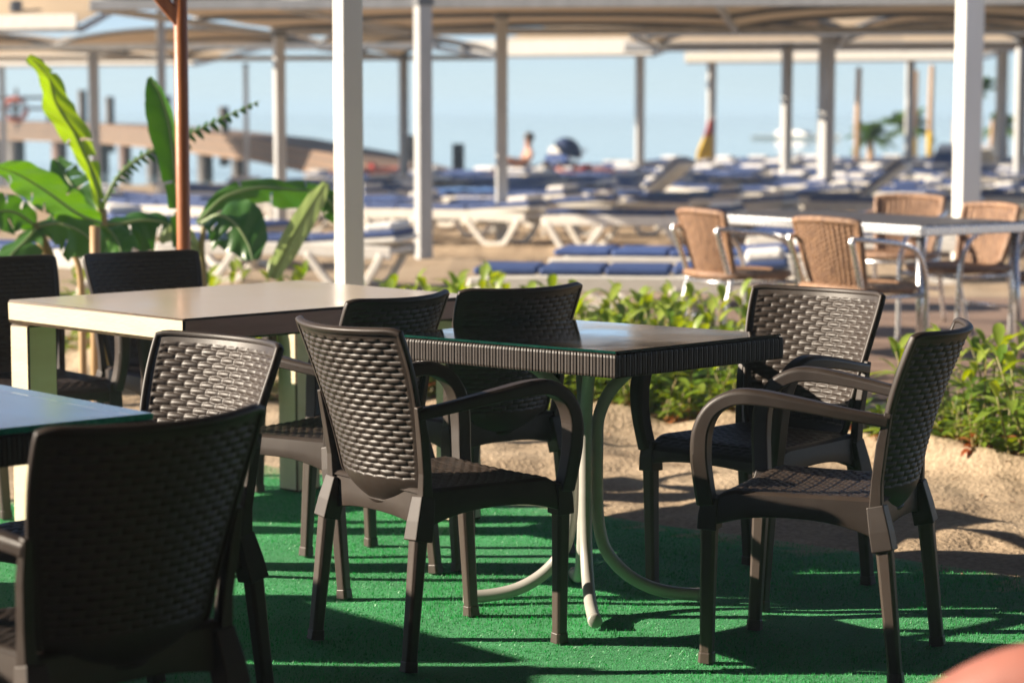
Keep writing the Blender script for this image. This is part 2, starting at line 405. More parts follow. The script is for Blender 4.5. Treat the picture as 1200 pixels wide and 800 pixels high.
def axis(a, b, fine0, fine1, h, grow=1.18):
    out = []; v = fine0
    while v <= fine1: out.append(v); v += h
    s = h; v = fine0 - s
    while v > a: out.insert(0, v); s *= grow; v -= s
    out.insert(0, a)
    s = h; v = fine1 + s
    while v < b: out.append(v); s *= grow; v += s
    out.append(b); return out
xs = axis(-600, 600, -2.6, 3.4, .035)
ys = axis(-60, 110, 6.2, 12.0, .035, 1.08)
g = MB()
g.grid([[(x, y, ground_z(x, y)) for x in xs] for y in ys])
tag(g.build('beach_sand', M['sand']), kind='structure')

g = MB()
g.add([(-9000, 20, -.40), (9000, 20, -.40), (9000, 16000, -.40), (-9000, 16000, -.40)], [(0, 1, 2, 3)])
tag(g.build('sea_water', M['sea']), kind='structure')

# green carpet with soft ripples and a turned thickness at its border
def carpet_z(a, b):
    w = noise.fractal(Vector((a * 1.3, b * 2.3, 2)), 1.0, 2.0, 3)
    w2 = noise.noise(Vector((a * .8 + b * 3.2, b * .5, 7)))
    return -.003 + .006 * w + .004 * w2
g = MB(); NA, NB = 150, 150
P = []
for i in range(NA + 1):
    row = []
    for j in range(NB + 1):
        a = 5.2 * i / NA; b = 3.5 * j / NB
        wob = .02 * noise.noise(Vector((a * 1.7, b * 1.7, 1)))
        q = CA + CU * (a + (wob if i == 0 else 0)) + CV * (b + (wob if j == 0 else 0))
        row.append((q.x, q.y, carpet_z(a, b)))
    P.append(row)
g.grid(P, flip=True)
for line in ([P[i][0] for i in range(NA + 1)], P[0]):
    g.grid([[(p[0], p[1], p[2]) for p in line], [(p[0], p[1], p[2] - .03) for p in line]])
P0 = P
carpet_ob = tag(g.build('green_carpet', M['carpet']), 'green artificial turf carpet spread under the brown chairs and tables', 'carpet')
CZ = 0.0
g = MB(); P = []
for j in range(12): P.append([(CA + CU * (.25 + .8 * i) + CV * (.25 + .8 * j)).to_3d() + Vector((0, 0, -.032)) for i in range(12)])
g.grid(P, flip=True)
tag(g.build('bounce_cut_floor', M['paving']), kind='structure')  # unseen brown floor added past the carpet to cut green bounce
# the pile: short bent turf blades standing on the carpet
import numpy as np
rs = np.random.RandomState(3); NBL = 210000
a_ = rs.rand(NBL) * 5.2; b_ = rs.rand(NBL) * 3.5
px_ = CA.x + CU.x * a_ + CV.x * b_; py_ = CA.y + CU.y * a_ + CV.y * b_
edge_ = np.minimum(a_, b_); keep = rs.rand(NBL) < np.clip((edge_ + .02) / .16, .12, 1)
vis = keep & (np.abs(px_) < .245 * py_ + .1) & (py_ > 4.9); a_, b_, px_, py_ = a_[vis], b_[vis], px_[vis], py_[vis]
ia = np.clip((a_ / 5.2 * 150).astype(int), 0, 149); ib = np.clip((b_ / 3.5 * 150).astype(int), 0, 149)
GZ = np.array([[p[2] for p in r] for r in P0]); pz_ = GZ[ia, ib] - .001
th_ = rs.rand(len(a_)) * 6.283; w_ = .0011 + .0010 * rs.rand(len(a_)); h_ = .0045 + .005 * rs.rand(len(a_)); le = .006 * rs.rand(len(a_)); ph = rs.normal(-.9, .9, len(a_))
patch = np.sin(a_ * 3.1 + 1.7 * np.sin(b_ * 2.3)) * np.sin(b_ * 4.3 + 1.3 * np.sin(a_ * 1.9 + 1)) + .5 * np.sin(a_ * 9.1 + b_ * 5.7) * np.sin(b_ * 11.3 - a_ * 3.9)
h_ *= np.clip(1 - .38 * patch, .35, 1.5); le *= np.clip(1 + .7 * patch, .2, 2); ph += .8 * patch
V = np.empty((len(a_), 3, 3))
V[:, 0] = np.stack([px_ - w_ * np.cos(th_), py_ - w_ * np.sin(th_), pz_], 1); V[:, 1] = np.stack([px_ + w_ * np.cos(th_), py_ + w_ * np.sin(th_), pz_], 1)
V[:, 2] = np.stack([px_ + le * np.cos(ph), py_ + le * np.sin(ph), pz_ + h_], 1)
me = bpy.data.meshes.new('pile'); nb = len(a_)
me.vertices.add(nb * 3); me.vertices.foreach_set('co', V.reshape(-1)); me.loops.add(nb * 3); me.loops.foreach_set('vertex_index', np.arange(nb * 3, dtype=np.int32))
me.polygons.add(nb); me.polygons.foreach_set('loop_start', np.arange(0, nb * 3, 3, dtype=np.int32)); me.update(calc_edges=True); me.materials.append(M['pile_fibre'])
po_ = bpy.data.objects.new('pile', me); col.objects.link(po_); po_.parent = carpet_ob; tag(po_, kind='stuff')

# terrace under the wicker set
g = MB()
P = []
for j in range(30):
    P.append([])
    for i in range(40):
        x = .9 + 6.5 * i / 39; y0 = max(10.6 - .25 * (x - 1), edge_y(x) + .95); y = y0 + (16.2 - y0) * j / 29
        P[-1].append((x, y, .012 + .006 * noise.noise(Vector((x * 2, y * 2, 3)))))
g.grid(P)
tag(g.build('brown_terrace', M['paving']), kind='structure')

# ------------------------------------------------------------------ resin chair
def brick_weave(s, t, bw=.043, rh=.0146):
    r = math.floor(t / rh); ft = t / rh - r
    fs = s / bw + .5 * (r % 2); fs -= math.floor(fs)
    hv = max(0, math.sin(PI * ft)) ** .36
    hu = max(0, math.sin(PI * fs)) ** .45
    return hv * (.25 + .75 * hu)

def back_pt(u, v):
    w = .172 + .056 * sstep(0, 1, v) ** .8
    if v < .16: w *= 1 - .40 * (1 - v / .16) ** 2.2
    au = abs(u)
    z = .388 + .439 * v + .006 * u * u * v
    if au > .86: z -= .007 * ((au - .86) / .14) ** 2 * sstep(.7, 1, v)
    y = -.212 - .065 * v - .065 * v * v + (.050 + .022 * v) * u * u
    if v < .16: y += .028 * (1 - v / .16) ** 2
    return Vector((u * w, y, z)), w

def back_n(u, v):
    e = .004
    a = back_pt(u + e, v)[0] - back_pt(u - e, v)[0]
    b = back_pt(u, min(v + e, 1.0))[0] - back_pt(u, max(v - e, 0))[0]
    return b.cross(a).normalized()      # points forward (+y)... checked below

def make_chair():
    root = empty('resin_chair')
    # backrest: woven both sides
    g = MB(); NU, NV = 150, 250
    for sgn in (1, -1):
        P = []
        for j in range(NV + 1):
            v = j / NV; row = []
            for i in range(NU + 1):
                u = -1 + 2 * i / NU
                p, w = back_pt(u, v); n = back_n(u, v)
                if n.y < 0: n = -n
                s = u * w; t = v * .439
                mask = sstep(0, .004, w - abs(s) - .017) * sstep(.150, .162, v) * (1 - sstep(.945, .957, v))
                d = .0035 + mask * (.0074 * brick_weave(s, t) - .0048) + (1 - mask) * .0012
                row.append(p + n * (d * sgn))
            P.append(row)
        g.grid(P, flip=(sgn > 0))
    g.build('backrest', M['plastic'], root)
    # rim around the panel and the two side stiles
    g = MB()
    per = [(-1, v / 30) for v in range(31)] + [(-1 + 2 * k / 30, 1) for k in range(1, 30)] + [(1, 1 - v / 30) for v in range(31)]
    per += [(1 - 2 * k / 16, 0) for k in range(1, 16)]
    pts = [back_pt(u, v)[0] for u, v in per]
    nrm = [back_n(u, v) for u, v in per]
    n = len(pts); ring = []
    prof = [(-.009, -.008), (.001, -.011), (.006, -.006), (.006, .006), (.001, .011), (-.009, .008)]
    cen = Vector((0, -.2, .62))
    for i in range(n):
        t = (pts[(i + 1) % n] - pts[i - 1]).normalized()
        nn = nrm[i] if nrm[i].y > 0 else -nrm[i]
        o = t.cross(nn).normalized()
        if o.dot(pts[i] - cen) < 0: o = -o
        ring.append([pts[i] + o * a + nn * b for a, b in prof])
    ring.append(ring[0])
    k = len(prof)
    g.grid([r + [r[0]] for r in ring], flip=False)
    for s in (-1, 1):
        g.sweep([(s * .219, -.212, .645), (s * .214, -.197, .57), (s * .207, -.185, .48), (s * .203, -.183, .42), (s * .200, -.188, .36)],
                [(-.011, -.013), (.011, -.013), (.011, .013), (-.011, .013)], side=(1, 0, 0), scales=[.7, 1, 1, 1.2, 1.4])
    g.build('back_frame', M['plastic'], root, bevel=.003)
    # seat
    g = MB(); NU, NV = 96, 100; P = []
    for j in range(NV + 1):
        v = j / NV; row = []
        for i in range(NU + 1):
            u = -1 + 2 * i / NU
            hw = .200 + .028 * v; x = u * hw; y = -.195 + .435 * v
            z = .438 - .014 * (1 - u * u) * math.sin(PI * min(1, v * 1.05)) - .030 * sstep(.80, 1.0, v) ** 1.5
            edge = min(hw - abs(x), y + .195, .24 - y)
            mask = sstep(.018, .024, edge)
            z += mask * (.0062 * brick_weave(x, y + .195, .036, .0145) - .003)
            z -= .010 * (1 - sstep(0, .012, edge))
            row.append((x, y, z))
        P.append(row)
    g.grid(P)
    g.build('seat', M['plastic'], root)
    # seat skirt: hollow apron with arched lower edges
    g = MB()
    outl = []
    def seg(a, b, m, za, zm):
        for k in range(m):
            t = k / m
            outl.append((a[0] + (b[0] - a[0]) * t, a[1] + (b[1] - a[1]) * t, zm + (za - zm) * abs(2 * t - 1) ** 2.4))
    fl, fr, rr, rl = (-.229, .243), (.229, .243), (.203, -.188), (-.203, -.188)
    seg(fl, fr, 20, .352, .378); seg(fr, rr, 20, .338, .378); seg(rr, rl, 20, .338, .360); seg(rl, fl, 20, .338, .378)
    outl.append(outl[0])
    def ztop(y): return .429 - .030 * sstep(.80, 1.0, (y + .195) / .435) ** 1.5
    oo = []
    for x, y, zb in outl:
        l = Vector((x, y)); inn = l - Vector((x / .229, (y - .02) / .22)).normalized() * .010
        oo.append([(x * .995, y, ztop(y)), (x * 1.012, y * 1.01, (ztop(y) + zb) / 2), (x * 1.02, y * 1.02, zb), (inn.x, inn.y, zb), (inn.x, inn.y, ztop(y) - .01)])
    g.grid(oo, flip=True)
    # sockets that take the legs
    sq = [(-.5, -.5), (.5, -.5), (.5, .5), (-.5, .5)]
    for s in (-1, 1):
        g.sweep([(s * .215, .222, .420), (s * .211, .228, .375), (s * .209, .230, .338)], sq, side=(1, 0, 0), scales=[.040, .048, .050])
        g.sweep([(s * .196, -.182, .420), (s * .202, -.196, .36), (s * .206, -.206, .315)], sq, side=(1, 0, 0), scales=[.042, .050, .052])
    g.build('seat_frame', M['plastic'], root, bevel=.003)
    # legs
    for s in (-1, 1):
        for top, bot in (((s * .209, .230, .345), (s * .192, .240, .0)), ((s * .206, -.205, .325), (s * .213, -.240, .0))):
            a = Vector(top); b = Vector(bot)
            g = MB()
            oct_ = [(-.5, -.32), (-.32, -.5), (.32, -.5), (.5, -.32), (.5, .32), (.32, .5), (-.32, .5), (-.5, .32)]
            g.sweep([a, a.lerp(b, .5), a.lerp(b, .93)], oct_, side=(1, 0, 0), scales=[.039, .035, .0325])
            leg = g.build('leg', M['plastic_leg'], root, bevel=.0015, seg=1)
            g = MB()
            g.sweep([a.lerp(b, .92), a.lerp(b, .995), b], oct_, side=(1, 0, 0), scales=[.036, .039, .037])
            g.build('foot_cap', M['plastic_leg'], leg, bevel=.002)
    # armrests
    for s in (-1, 1):
        path = spline([(s * .214, -.212, .625), (s * .232, -.12, .640), (s * .246, 0, .660), (s * .252, .10, .672), (s * .252, .16, .667),
                       (s * .250, .210, .637), (s * .246, .238, .585), (s * .242, .244, .52), (s * .234, .240, .46), (s * .222, .234, .40)], 6)
        nn = len(path); sc = []
        for i in range(nn):
            t = i / (nn - 1)
            wx = .030 + .018 * sstep(0, .3, t) - .010 * sstep(.6, .9, t)
            th = .028 + .010 * sstep(.1, .4, t) + .008 * sstep(.5, .75, t)
            sc.append((wx, th))
        prof = [(-.5, -.5), (.5, -.5), (.5, .28), (.30, .5), (-.30, .5), (-.5, .28)]
        g = MB()
        g.sweep(path, prof, side=(1, 0, 0), scales=sc)
        g.build('armrest', M['plastic'], root, bevel=.004, seg=2)
    return root

chair0 = make_chair()
used = [False]
def place_chair(x, y, fx, fy, label, z=CZ, group='brown resin chairs around the tables'):
    o = chair0 if not used[0] else copy_tree(chair0)
    used[0] = True
    o.location = (x, y, z); o.rotation_euler = (0, 0, face_rz(fx, fy))
    return tag(o, label, 'chair', group)

place_chair(-.186, 5.645, .80, .60, 'brown woven chair with its sunlit back to the viewer, left of the middle glass table')
place_chair(.777, 5.508, -.915, .404, 'brown woven chair with dark shaded back, right of the middle glass table')
place_chair(.703, 6.32, -.682, -.731, 'brown woven chair behind the middle glass table, shadow edge across its lit back')
place_chair(-.797, 3.985, -.69, .72, 'nearest brown chair, black in shade, back to the viewer at lower left')
place_chair(-.866, 4.916, -.71, -.705, 'brown woven chair whose backrest front glints beside the blue reflecting glass table')
place_chair(-.542, 6.469, -.82, .57, 'brown chair tucked at the shaded long side of the cream table, nearer of two there')
place_chair(-.141, 6.851, -.62, .78, 'brown chair behind the middle glass table, by the right end of the cream table')
place_chair(-1.20, 8.0, .58, -.81, 'dark brown chair beyond the cream table, just left of the orange wooden pole')
place_chair(-1.67, 7.70, .58, -.81, 'dark brown chair cut by the left picture edge beyond the cream table')

# ------------------------------------------------------------------ glass topped tables
def make_glass_table(name, c, yaw, hx, hy, label, foot_rot, edge='glass_edge', pane='glass', thick=.006):
    root = empty(name, (c[0], c[1], CZ), yaw, label, 'table')
    g = MB()
    # ribbed rim
    outl = []
    def side(ax, ay, bx, by, nx, ny):
        L = math.hypot(bx - ax, by - ay); m = round(L / .0215); tx, ty = (bx - ax) / L, (by - ay) / L
        for k in range(m):
            s0 = k * L / m; p = L / m
            for f, o in ((.03, -.003), (.12, 0), (.42, .0008), (.50, -.0018), (.58, .0008), (.88, 0), (.97, -.003)):
                outl.append((ax + tx * (s0 + p * f) + nx * o, ay + ty * (s0 + p * f) + ny * o))
    side(-hx, -hy, hx, -hy, 0, -1); side(hx, -hy, hx, hy, 1, 0); side(hx, hy, -hx, hy, 0, 1); side(-hx, hy, -hx, -hy, -1, 0)
    outl.append(outl[0])
    rows = []
    for z, k in ((.676, .985), (.678, .997), (.683, 1.0), (.728, 1.0), (.734, .996), (.7365, .985), (.7365, .95)):
        rows.append([(x * k, y * k, z) for x, y in outl])
    g.grid(rows, smooth=False)
    g.add([(-hx * .985, -hy * .985, .676), (hx * .985, -hy * .985, .676), (hx * .985, hy * .985, .676), (-hx * .985, hy * .985, .676)], [(3, 2, 1, 0)])
    g.build('ribbed_rim', M['plastic'], root)
    g = MB()
    a, b = hx * .955, hy * .955
    g.add([(-a, -b, .7345), (a, -b, .7345), (a, b, .7345), (-a, b, .7345)], [(0, 1, 2, 3)])
    g.build('woven_top', M['weave_top'], root)
    g = MB()
    a, b = hx - .006, hy - .006; z0, z1 = .7385, .7385 + thick; q = .0015
    c0 = [(-a, -b), (a, -b), (a, b), (-a, b)]; c1 = [(-a + q, -b + q), (a - q, -b + q), (a - q, b - q), (-a + q, b - q)]
    vs = [(x, y, z0) for x, y in c0] + [(x, y, z1 - q) for x, y in c0] + [(x, y, z1) for x, y in c1]
    g.add(vs, [(8, 9, 10, 11)], 0)
    g.add(vs, [(0, 1, 5, 4), (1, 2, 6, 5), (2, 3, 7, 6), (3, 0, 4, 7), (4, 5, 9, 8), (5, 6, 10, 9), (6, 7, 11, 10), (7, 4, 8, 11)], 1)
    g.build('glass_plate', [M[pane], M[edge]], root)
    g = MB()
    g.box((0, 0, .668), (.34, .34, .014))
    g.build('mounting_plate', M['tubegrey'], root, bevel=.003)
    for k in range(4):
        a = foot_rot - yaw + k * PI / 2
        d = Vector((math.cos(a), math.sin(a), 0))
        prof = [(.155, .664), (.120, .640), (.068, .585), (.038, .515), (.034, .44), (.034, .30), (.040, .215), (.060, .145), (.110, .085), (.175, .045), (.245, .026), (.325, .019)]
        path = spline([d * r + Vector((0, 0, z)) for r, z in prof], 5)
        g = MB(); g.tube(path, .0175, 14)
        leg = g.build('leg', M['tubegrey'], root)
        g = MB(); e = path[-1]
        g.tube([e - d * .012, e + d * .006, e + d * .010], [.0195, .0195, .015], 14)
        g.build('foot_cap', M['tubegrey'], leg)
    return root
mid_table = make_glass_table('glass_table', (.20, 6.10), R(-42), .405, .362, 'glass topped table with ribbed brown rim on grey bent tube pedestal, in the middle', R(3))
mid_table.rotation_euler = (Matrix.Rotation(R(-.9), 3, 'X') @ Matrix.Rotation(R(-42), 3, 'Z')).to_euler()   # stands a little out of level
make_glass_table('glass_table', (-1.272, 4.486), R(-49), .40, .40, 'glass topped brown table at the left picture edge, reflecting blue sky', R(0), 'glass_edge_bright', 'glass_hazy', .012)

place_chair(-2.85, 6.1, .64, -.77, 'added unseen brown chair casting shadow from outside the left picture edge')  # extra chair out of view, added to make the cast shadow irregular
pt = empty('shade_partition', (0, 0, 0), 0, 'added unseen timber partition shading the foreground, outside the left picture edge', 'partition')  # added out of view, angled and sized to cast the foreground shadow
for A_, B_ in (((-2.36, .4), (-2.36, 5.46)), ((-2.38, 5.50), (-3.05, 6.24))):
    g = MB()
    for k in range(7): g.bar((*A_, .08 + .145 * k), (*B_, .08 + .145 * k), .04, .135)
    g.build('board_panel', M['dark_boards'], pt)
for q in ((-2.42, .4), (-2.42, 2.9), (-2.42, 5.4), (-3.10, 6.22)):
    g = MB(); g.box((*q, .55), (.08, .08, 1.1)); g.build('post', M['orange_wood'], pt)

# ------------------------------------------------------------------ cream table
ct = empty('cream_table', (-.86, 7.29, CZ), R(44.5), 'cream painted wooden table with worn brown edges and thick square legs', 'table')
hl, hs_ = .605, .475
def worn_slab(cx, cy, cz, sx, sy, sz, q=.006, top=False):
    """box whose chamfers carry the bare wood"""
    g = MB(); x, y, z = sx / 2, sy / 2, sz / 2
    import itertools
    vs = []; idx = {}
    for sx_, sy_, sz_ in itertools.product((-1, 1), repeat=3):
        for ax in range(3):
            jit = [rnd.uniform(.6, 1.4) * q for _ in range(3)]
            p = [sx_ * (x - (0 if ax == 0 else jit[0])), sy_ * (y - (0 if ax == 1 else jit[1])), sz_ * (z - (0 if ax == 2 else jit[2]))]
            idx[(sx_, sy_, sz_, ax)] = len(vs); vs.append((p[0] + cx, p[1] + cy, p[2] + cz))
    fs = []; ms = []
    for ax in range(3):
        o = [k for k in range(3) if k != ax]
        for s in (-1, 1):
            loop = []
            for a, b in ((-1, -1), (1, -1), (1, 1), (-1, 1)):
                k = [0, 0, 0]; k[ax] = s; k[o[0]] = a; k[o[1]] = b
                loop.append(idx[(*k, ax)])
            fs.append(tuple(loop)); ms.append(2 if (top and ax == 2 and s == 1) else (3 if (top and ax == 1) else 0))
    for ax in range(3):
        o = [k for k in range(3) if k != ax]
        for a, b in itertools.product((-1, 1), repeat=2):
            k1 = [0, 0, 0]; k1[o[0]] = a; k1[o[1]] = b
            q4 = []
            for s, face in ((-1, o[0]), (1, o[0]), (1, o[1]), (-1, o[1])):
                k1[ax] = s; q4.append(idx[(*k1, face)])
            fs.append(tuple(q4)); ms.append(1)
    for s in itertools.product((-1, 1), repeat=3):
        fs.append(tuple(idx[(*s, a)] for a in range(3))); ms.append(1)
    for f, m in zip(fs, ms): g.add(vs, [f], m)
    return g
def finish(o):
    bm = bmesh.new(); bm.from_mesh(o.data)
    bmesh.ops.remove_doubles(bm, verts=bm.verts, dist=1e-5)
    bmesh.ops.recalc_face_normals(bm, faces=bm.faces)
    bm.to_mesh(o.data); bm.free()
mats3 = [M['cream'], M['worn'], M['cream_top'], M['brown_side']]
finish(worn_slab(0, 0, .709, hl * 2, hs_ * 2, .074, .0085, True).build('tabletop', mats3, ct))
for sx in (-1, 1):
    for sy in (-1, 1):
        finish(worn_slab(sx * (hl - .058), sy * (hs_ - .058), .335, .108, .108, .668, .006).build('leg', mats3, ct))

# ------------------------------------------------------------------ orange pole, white posts
t = empty('wooden_pole', (-1.33, 9.1, ground_z(-1.33, 9.1)), 0, 'orange brown wooden pole with a slanting brace near its top', 'pole')
g = MB(); g.tube([(0, 0, -.2), (0, 0, .6), (0, 0, 2.6)], .028, 18); g.build('shaft', M['orange_wood'], t)
g = MB(); g.bar((.0, 0, 1.69), (-.50, 0, 2.30), .05, .05, up=(0, 1, 0)); g.build('brace', M['orange_wood'], t, bevel=.006)
g = MB(); g.box((-.1, 0, 2.63), (1.5, .07, .06)); g.build('top_rail', M['orange_wood'], t, bevel=.006)

def white_post(x, y, w, rz, h, label):
    t = empty('white_post', (x, y, ground_z(x, y)), rz, label, 'post')
    g = MB(); g.box((0, 0, h / 2 - .1), (w, w, h + .2)); g.build('shaft', M['white_paint'], t, bevel=.008)
    g = MB(); g.box((0, 0, .01), (w + .1, w + .1, .016))
    for a in (-1, 1):
        for b in (-1, 1): g.tube([(a * (w / 2 + .03), b * (w / 2 + .03), .016), (a * (w / 2 + .03), b * (w / 2 + .03), .034)], .01, 6)
    g.build('base_plate', M['white_paint'], t)
white_post(-.735, 10.15, .103, R(30), 2.9, 'thick white square post standing behind the cream table')
white_post(4.00, 19.8, .185, R(14), 4.0, 'thick white square post rising behind the wicker dining set')

# ------------------------------------------------------------------ wicker set
def make_wicker():
    root = empty('wicker_chair')
    g = MB(); NU, NV = 30, 30
    def wp(u, v):
        w = .195 + .03 * v - .02 * (1 - v) ** 2
        return Vector((u * w, -.19 - .10 * v + .05 * u * u, .43 + .35 * v + .012 * (1 - u * u) * v))
    for sgn in (1, -1):
        P = [[wp(-1 + 2 * i / 112, j / 60) + Vector((0, sgn * (-.004 + .013 * abs(math.sin(PI * i / 8)) ** .6 + .003 * math.sin(j * 1.57 + PI * (i // 8 % 2))), 0)) for i in range(113)] for j in range(61)]
        g.grid(P, flip=(sgn < 0))
    g.build('backrest', M['wicker'], root)
    g = MB()
    rim = [wp(-1, k / 10) for k in range(11)] + [wp(-1 + 2 * k / 12, 1) for k in range(1, 12)] + [wp(1, 1 - k / 10) for k in range(11)]
    g.tube(rim, .019, 10); g.build('back_rim', M['wicker'], root)
    g = MB()
    for z, fl in ((.452, False), (.425, True)):
        P = []
        for j in range(25):
            v = j / 24; hw = .19 + .04 * math.sin(PI * min(1, v * .8 + .15))
            P.append([(-hw + 2 * hw * i / 28, -.20 + .43 * v, z + (.003 * math.sin(i * 1.57 + PI * (j % 2)) if not fl else 0)) for i in range(29)])
        g.grid(P, flip=fl)
    edge = [(-.21, -.2, .44), (-.235, .0, .44), (-.225, .16, .44), (-.17, .225, .44), (0, .24, .44), (.17, .225, .44), (.225, .16, .44), (.235, 0, .44), (.21, -.2, .44), (0, -.21, .44), (-.21, -.2, .44)]
    g.tube(edge, .022, 10)
    g.build('seat', M['wicker'], root)
    for s in (-1, 1):
        g = MB()
        g.tube(spline([(s * .222, -.285, .70), (s * .262, -.16, .69), (s * .272, 0, .67), (s * .268, .13, .63), (s * .262, .20, .53), (s * .256, .225, .38), (s * .25, .235, 0)], 6), .0145, 10)
        arm = g.build('armrest', M['alu'], root)
        g = MB(); g.tube([(s * .25, .2345, .03), (s * .25, .235, 0)], .018, 10); g.build('foot_cap', M['darkmetal'], arm)
        g = MB(); g.tube(spline([(s * .222, -.285, .70), (s * .21, -.20, .46), (s * .215, -.19, .38), (s * .225, -.29, 0)], 6), .0145, 10)
        g.build('leg', M['alu'], root)
    g = MB()
    g.tube([(-.256, .222, .40), (.256, .222, .40)], .011, 8); g.tube([(-.215, -.195, .40), (.215, -.195, .40)], .011, 8)
    for s in (-1, 1): g.tube([(s * .252, .224, .40), (s * .216, -.195, .40)], .011, 8)
    g.tube([(-.22, -.24, .21), (.22, -.24, .21)], .010, 8)
    g.build('stretcher', M['alu'], root)
    return root
w0 = make_wicker()
WZ = .014
wl = [(1.25, 12.45, .88, .47, 'tan wicker chair at the left end of the pale topped table, seat facing right'),
      (1.78, 11.5, .80, .60, 'tan wicker chair in front of the pale topped table, its lit back towards the viewer'),
      (2.42, 14.15, -.5, -.86, 'tan wicker chair on the far side of the pale topped table, half hidden'),
      (2.58, 12.95, -.84, -.50, 'tan wicker chair with bright metal arms at the right end of the pale topped table'),
      (3.05, 12.3, -.8, .5, 'tan wicker chair cut by the right picture edge, only metal legs showing')]
for i, (x, y, fx, fy, lb) in enumerate(wl):
    o = w0 if i == 0 else copy_tree(w0)
    o.location = (x, y, WZ); o.rotation_euler = (0, 0, face_rz(fx, fy)); tag(o, lb, 'chair', 'tan wicker chairs around the far dining table')
t = empty('dining_table', (1.953, 12.45, WZ), R(-56.6), 'dark slatted dining table with bright metal edge among wicker chairs', 'table')
g = MB()
for k in range(7): g.box((0, -.33 + .11 * k, .742), (1.69, .104, .018))
g.build('tabletop', M['wicker_dark'], t, bevel=.003)
g = MB()
for s in (-1, 1):
    g.box((0, s * .402, .721), (1.76, .025, .050)); g.box((s * .866, 0, .721), (.028, .778, .050))
g.build('edge_frame', M['alu'], t, bevel=.006)
for sx in (-1, 1):
    for sy in (-1, 1):
        g = MB(); g.tube([(sx * .80, sy * .34, .70), (sx * .83, sy * .36, 0)], .021, 12); g.build('leg', M['alu'], t)

# ------------------------------------------------------------------ sun loungers
def make_lounger(raised):
    root = empty('sun_lounger')
    g = MB(); fr = M['white_plastic']
    Lh, W = .95, .32
    for s in (-1, 1):
        g.sweep([(-Lh, s * W, .30), (-.5, s * W, .315), (.3, s * W, .315), (Lh, s * W, .29)], [(-.022, -.05), (.022, -.05), (.022, .05), (-.022, .05)], up=(0, 0, 1))
    for x in (-.93, -.35, .35, .90): g.box((x, 0, .30), (.07, 2 * W, .04))
    g.build('frame', fr, root, bevel=.012)
    for s in (-1, 1):
        for x0, m in ((-.90, 1), (.88, -1)):
            g = MB()
            path = spline([(x0, s * W, .29), (x0 + m * .10, s * W, .12), (x0 + m * .17, s * W, .03), (x0 + m * .27, s * W, .012), (x0 + m * .38, s * W, .03), (x0 + m * .48, s * W, .13), (x0 + m * .60, s * W, .29)], 4)
            g.sweep(path, [(-.03, -.028), (.03, -.028), (.03, .028), (-.03, .028)], side=(0, 1, 0))
            g.build('leg', fr, root, bevel=.01)
    ang = R(38) if raised else R(4)
    hinge = Vector((.28, 0, .355)); Ld = .70
    d = Vector((math.cos(ang), 0, math.sin(ang)))
    g = MB(); g.sweep([hinge - Vector((0, 0, .01)), hinge + d * Ld - Vector((0, 0, .01))], [(-.30, -.02), (.30, -.02), (.30, .02), (-.30, .02)], side=(0, 1, 0))
    g.build('backrest', fr, root, bevel=.012)
    g = MB()
    secs = [(-.93, -.54), (-.53, -.14), (-.13, .26)]
    for a, b in secs: g.sweep([(a, 0, .385), (b, 0, .385)], [(-.28, -.024), (.28, -.024), (.28, .024), (-.28, .024)], side=(0, 1, 0))
    up = Vector((-d.z, 0, d.x))
    for k in range(2):
        a = hinge + d * (.0 + .35 * k) + up * .038; b = hinge + d * (.34 + .35 * k) + up * .038
        g.sweep([a, b], [(-.28, -.024), (.28, -.024), (.28, .024), (-.28, .024)], side=(0, 1, 0))
    g.build('mattress', M['blue'], root, bevel=.02)
    g = MB(); c = hinge + d * .55 + up * .085
    g.sweep([c - d * .12, c + d * .12], [(-.24, -.035), (.24, -.035), (.24, .035), (-.24, .035)], side=(0, 1, 0))
    g.build('headrest', M['towel'], root, bevel=.03)
    return root
lo = [make_lounger(False), make_lounger(True)]
lused = [False, False]
def lounger(x, y, rz, kind, label, group='blue cushioned sun loungers on the beach', sink=0):
    o = lo[kind] if not lused[kind] else copy_tree(lo[kind])
    lused[kind] = True
    o.location = (x, y, ground_z(x, y, False) - sink); o.rotation_euler = (0, 0, rz - R(19))
    return tag(o, label, 'sun lounger', group)
lounger(1.30, 22.2, R(1), 0, 'white lounger with looped legs and blue mattress, left of the wicker chairs')
lounger(-.62, 23.9, R(-3), 0, 'white lounger with looped legs between the two grey posts left of centre')
lounger(.72, 13.75, R(12), 0, 'low blue lounger just behind the green planting, left of the wicker chairs')
lounger(1.25, 15.5, R(8), 0, 'blue lounger behind the planting, second row from the plants')
lounger(-3.6, 16.3, R(-4), 0, 'blue lounger showing between banana plant stems at far left')
lounger(-1.75, 17.4, R(5), 0, 'blue lounger just behind the banana leaves, left of the white post')
lounger(-2.9, 20.2, R(170), 0, 'blue lounger farther back behind the arching banana leaves, turned the other way')
lounger(2.9, 18.2, R(4), 0, 'blue lounger glimpsed under the pale topped wicker table')
n = 0
rows = [(25.9, -4.2, 9), (27.9, -6.5, 11), (29.7, -3.2, 12), (31.6, -4.0, 13), (33.7, -4.5, 15), (36.0, -4.0, 17), (38.4, -3.4, 19), (40.8, -3.0, 21), (43.4, -2.2, 23), (46.4, -1.2, 25), (49.6, 0, 27), (53, 1.5, 27), (57, 3.4, 27), (61, 6.0, 27)]
spots = []
for y0, xa, xb in rows:
    x = xa + rnd.uniform(0, .8); cross = y0 in (36.0, 43.4, 49.6, 57)
    while x < xb:
        spots.append((x, y0 + rnd.uniform(-.45, .45), cross))
        x += rnd.uniform(.95, 1.5) if cross else rnd.uniform(2.0, 2.35)
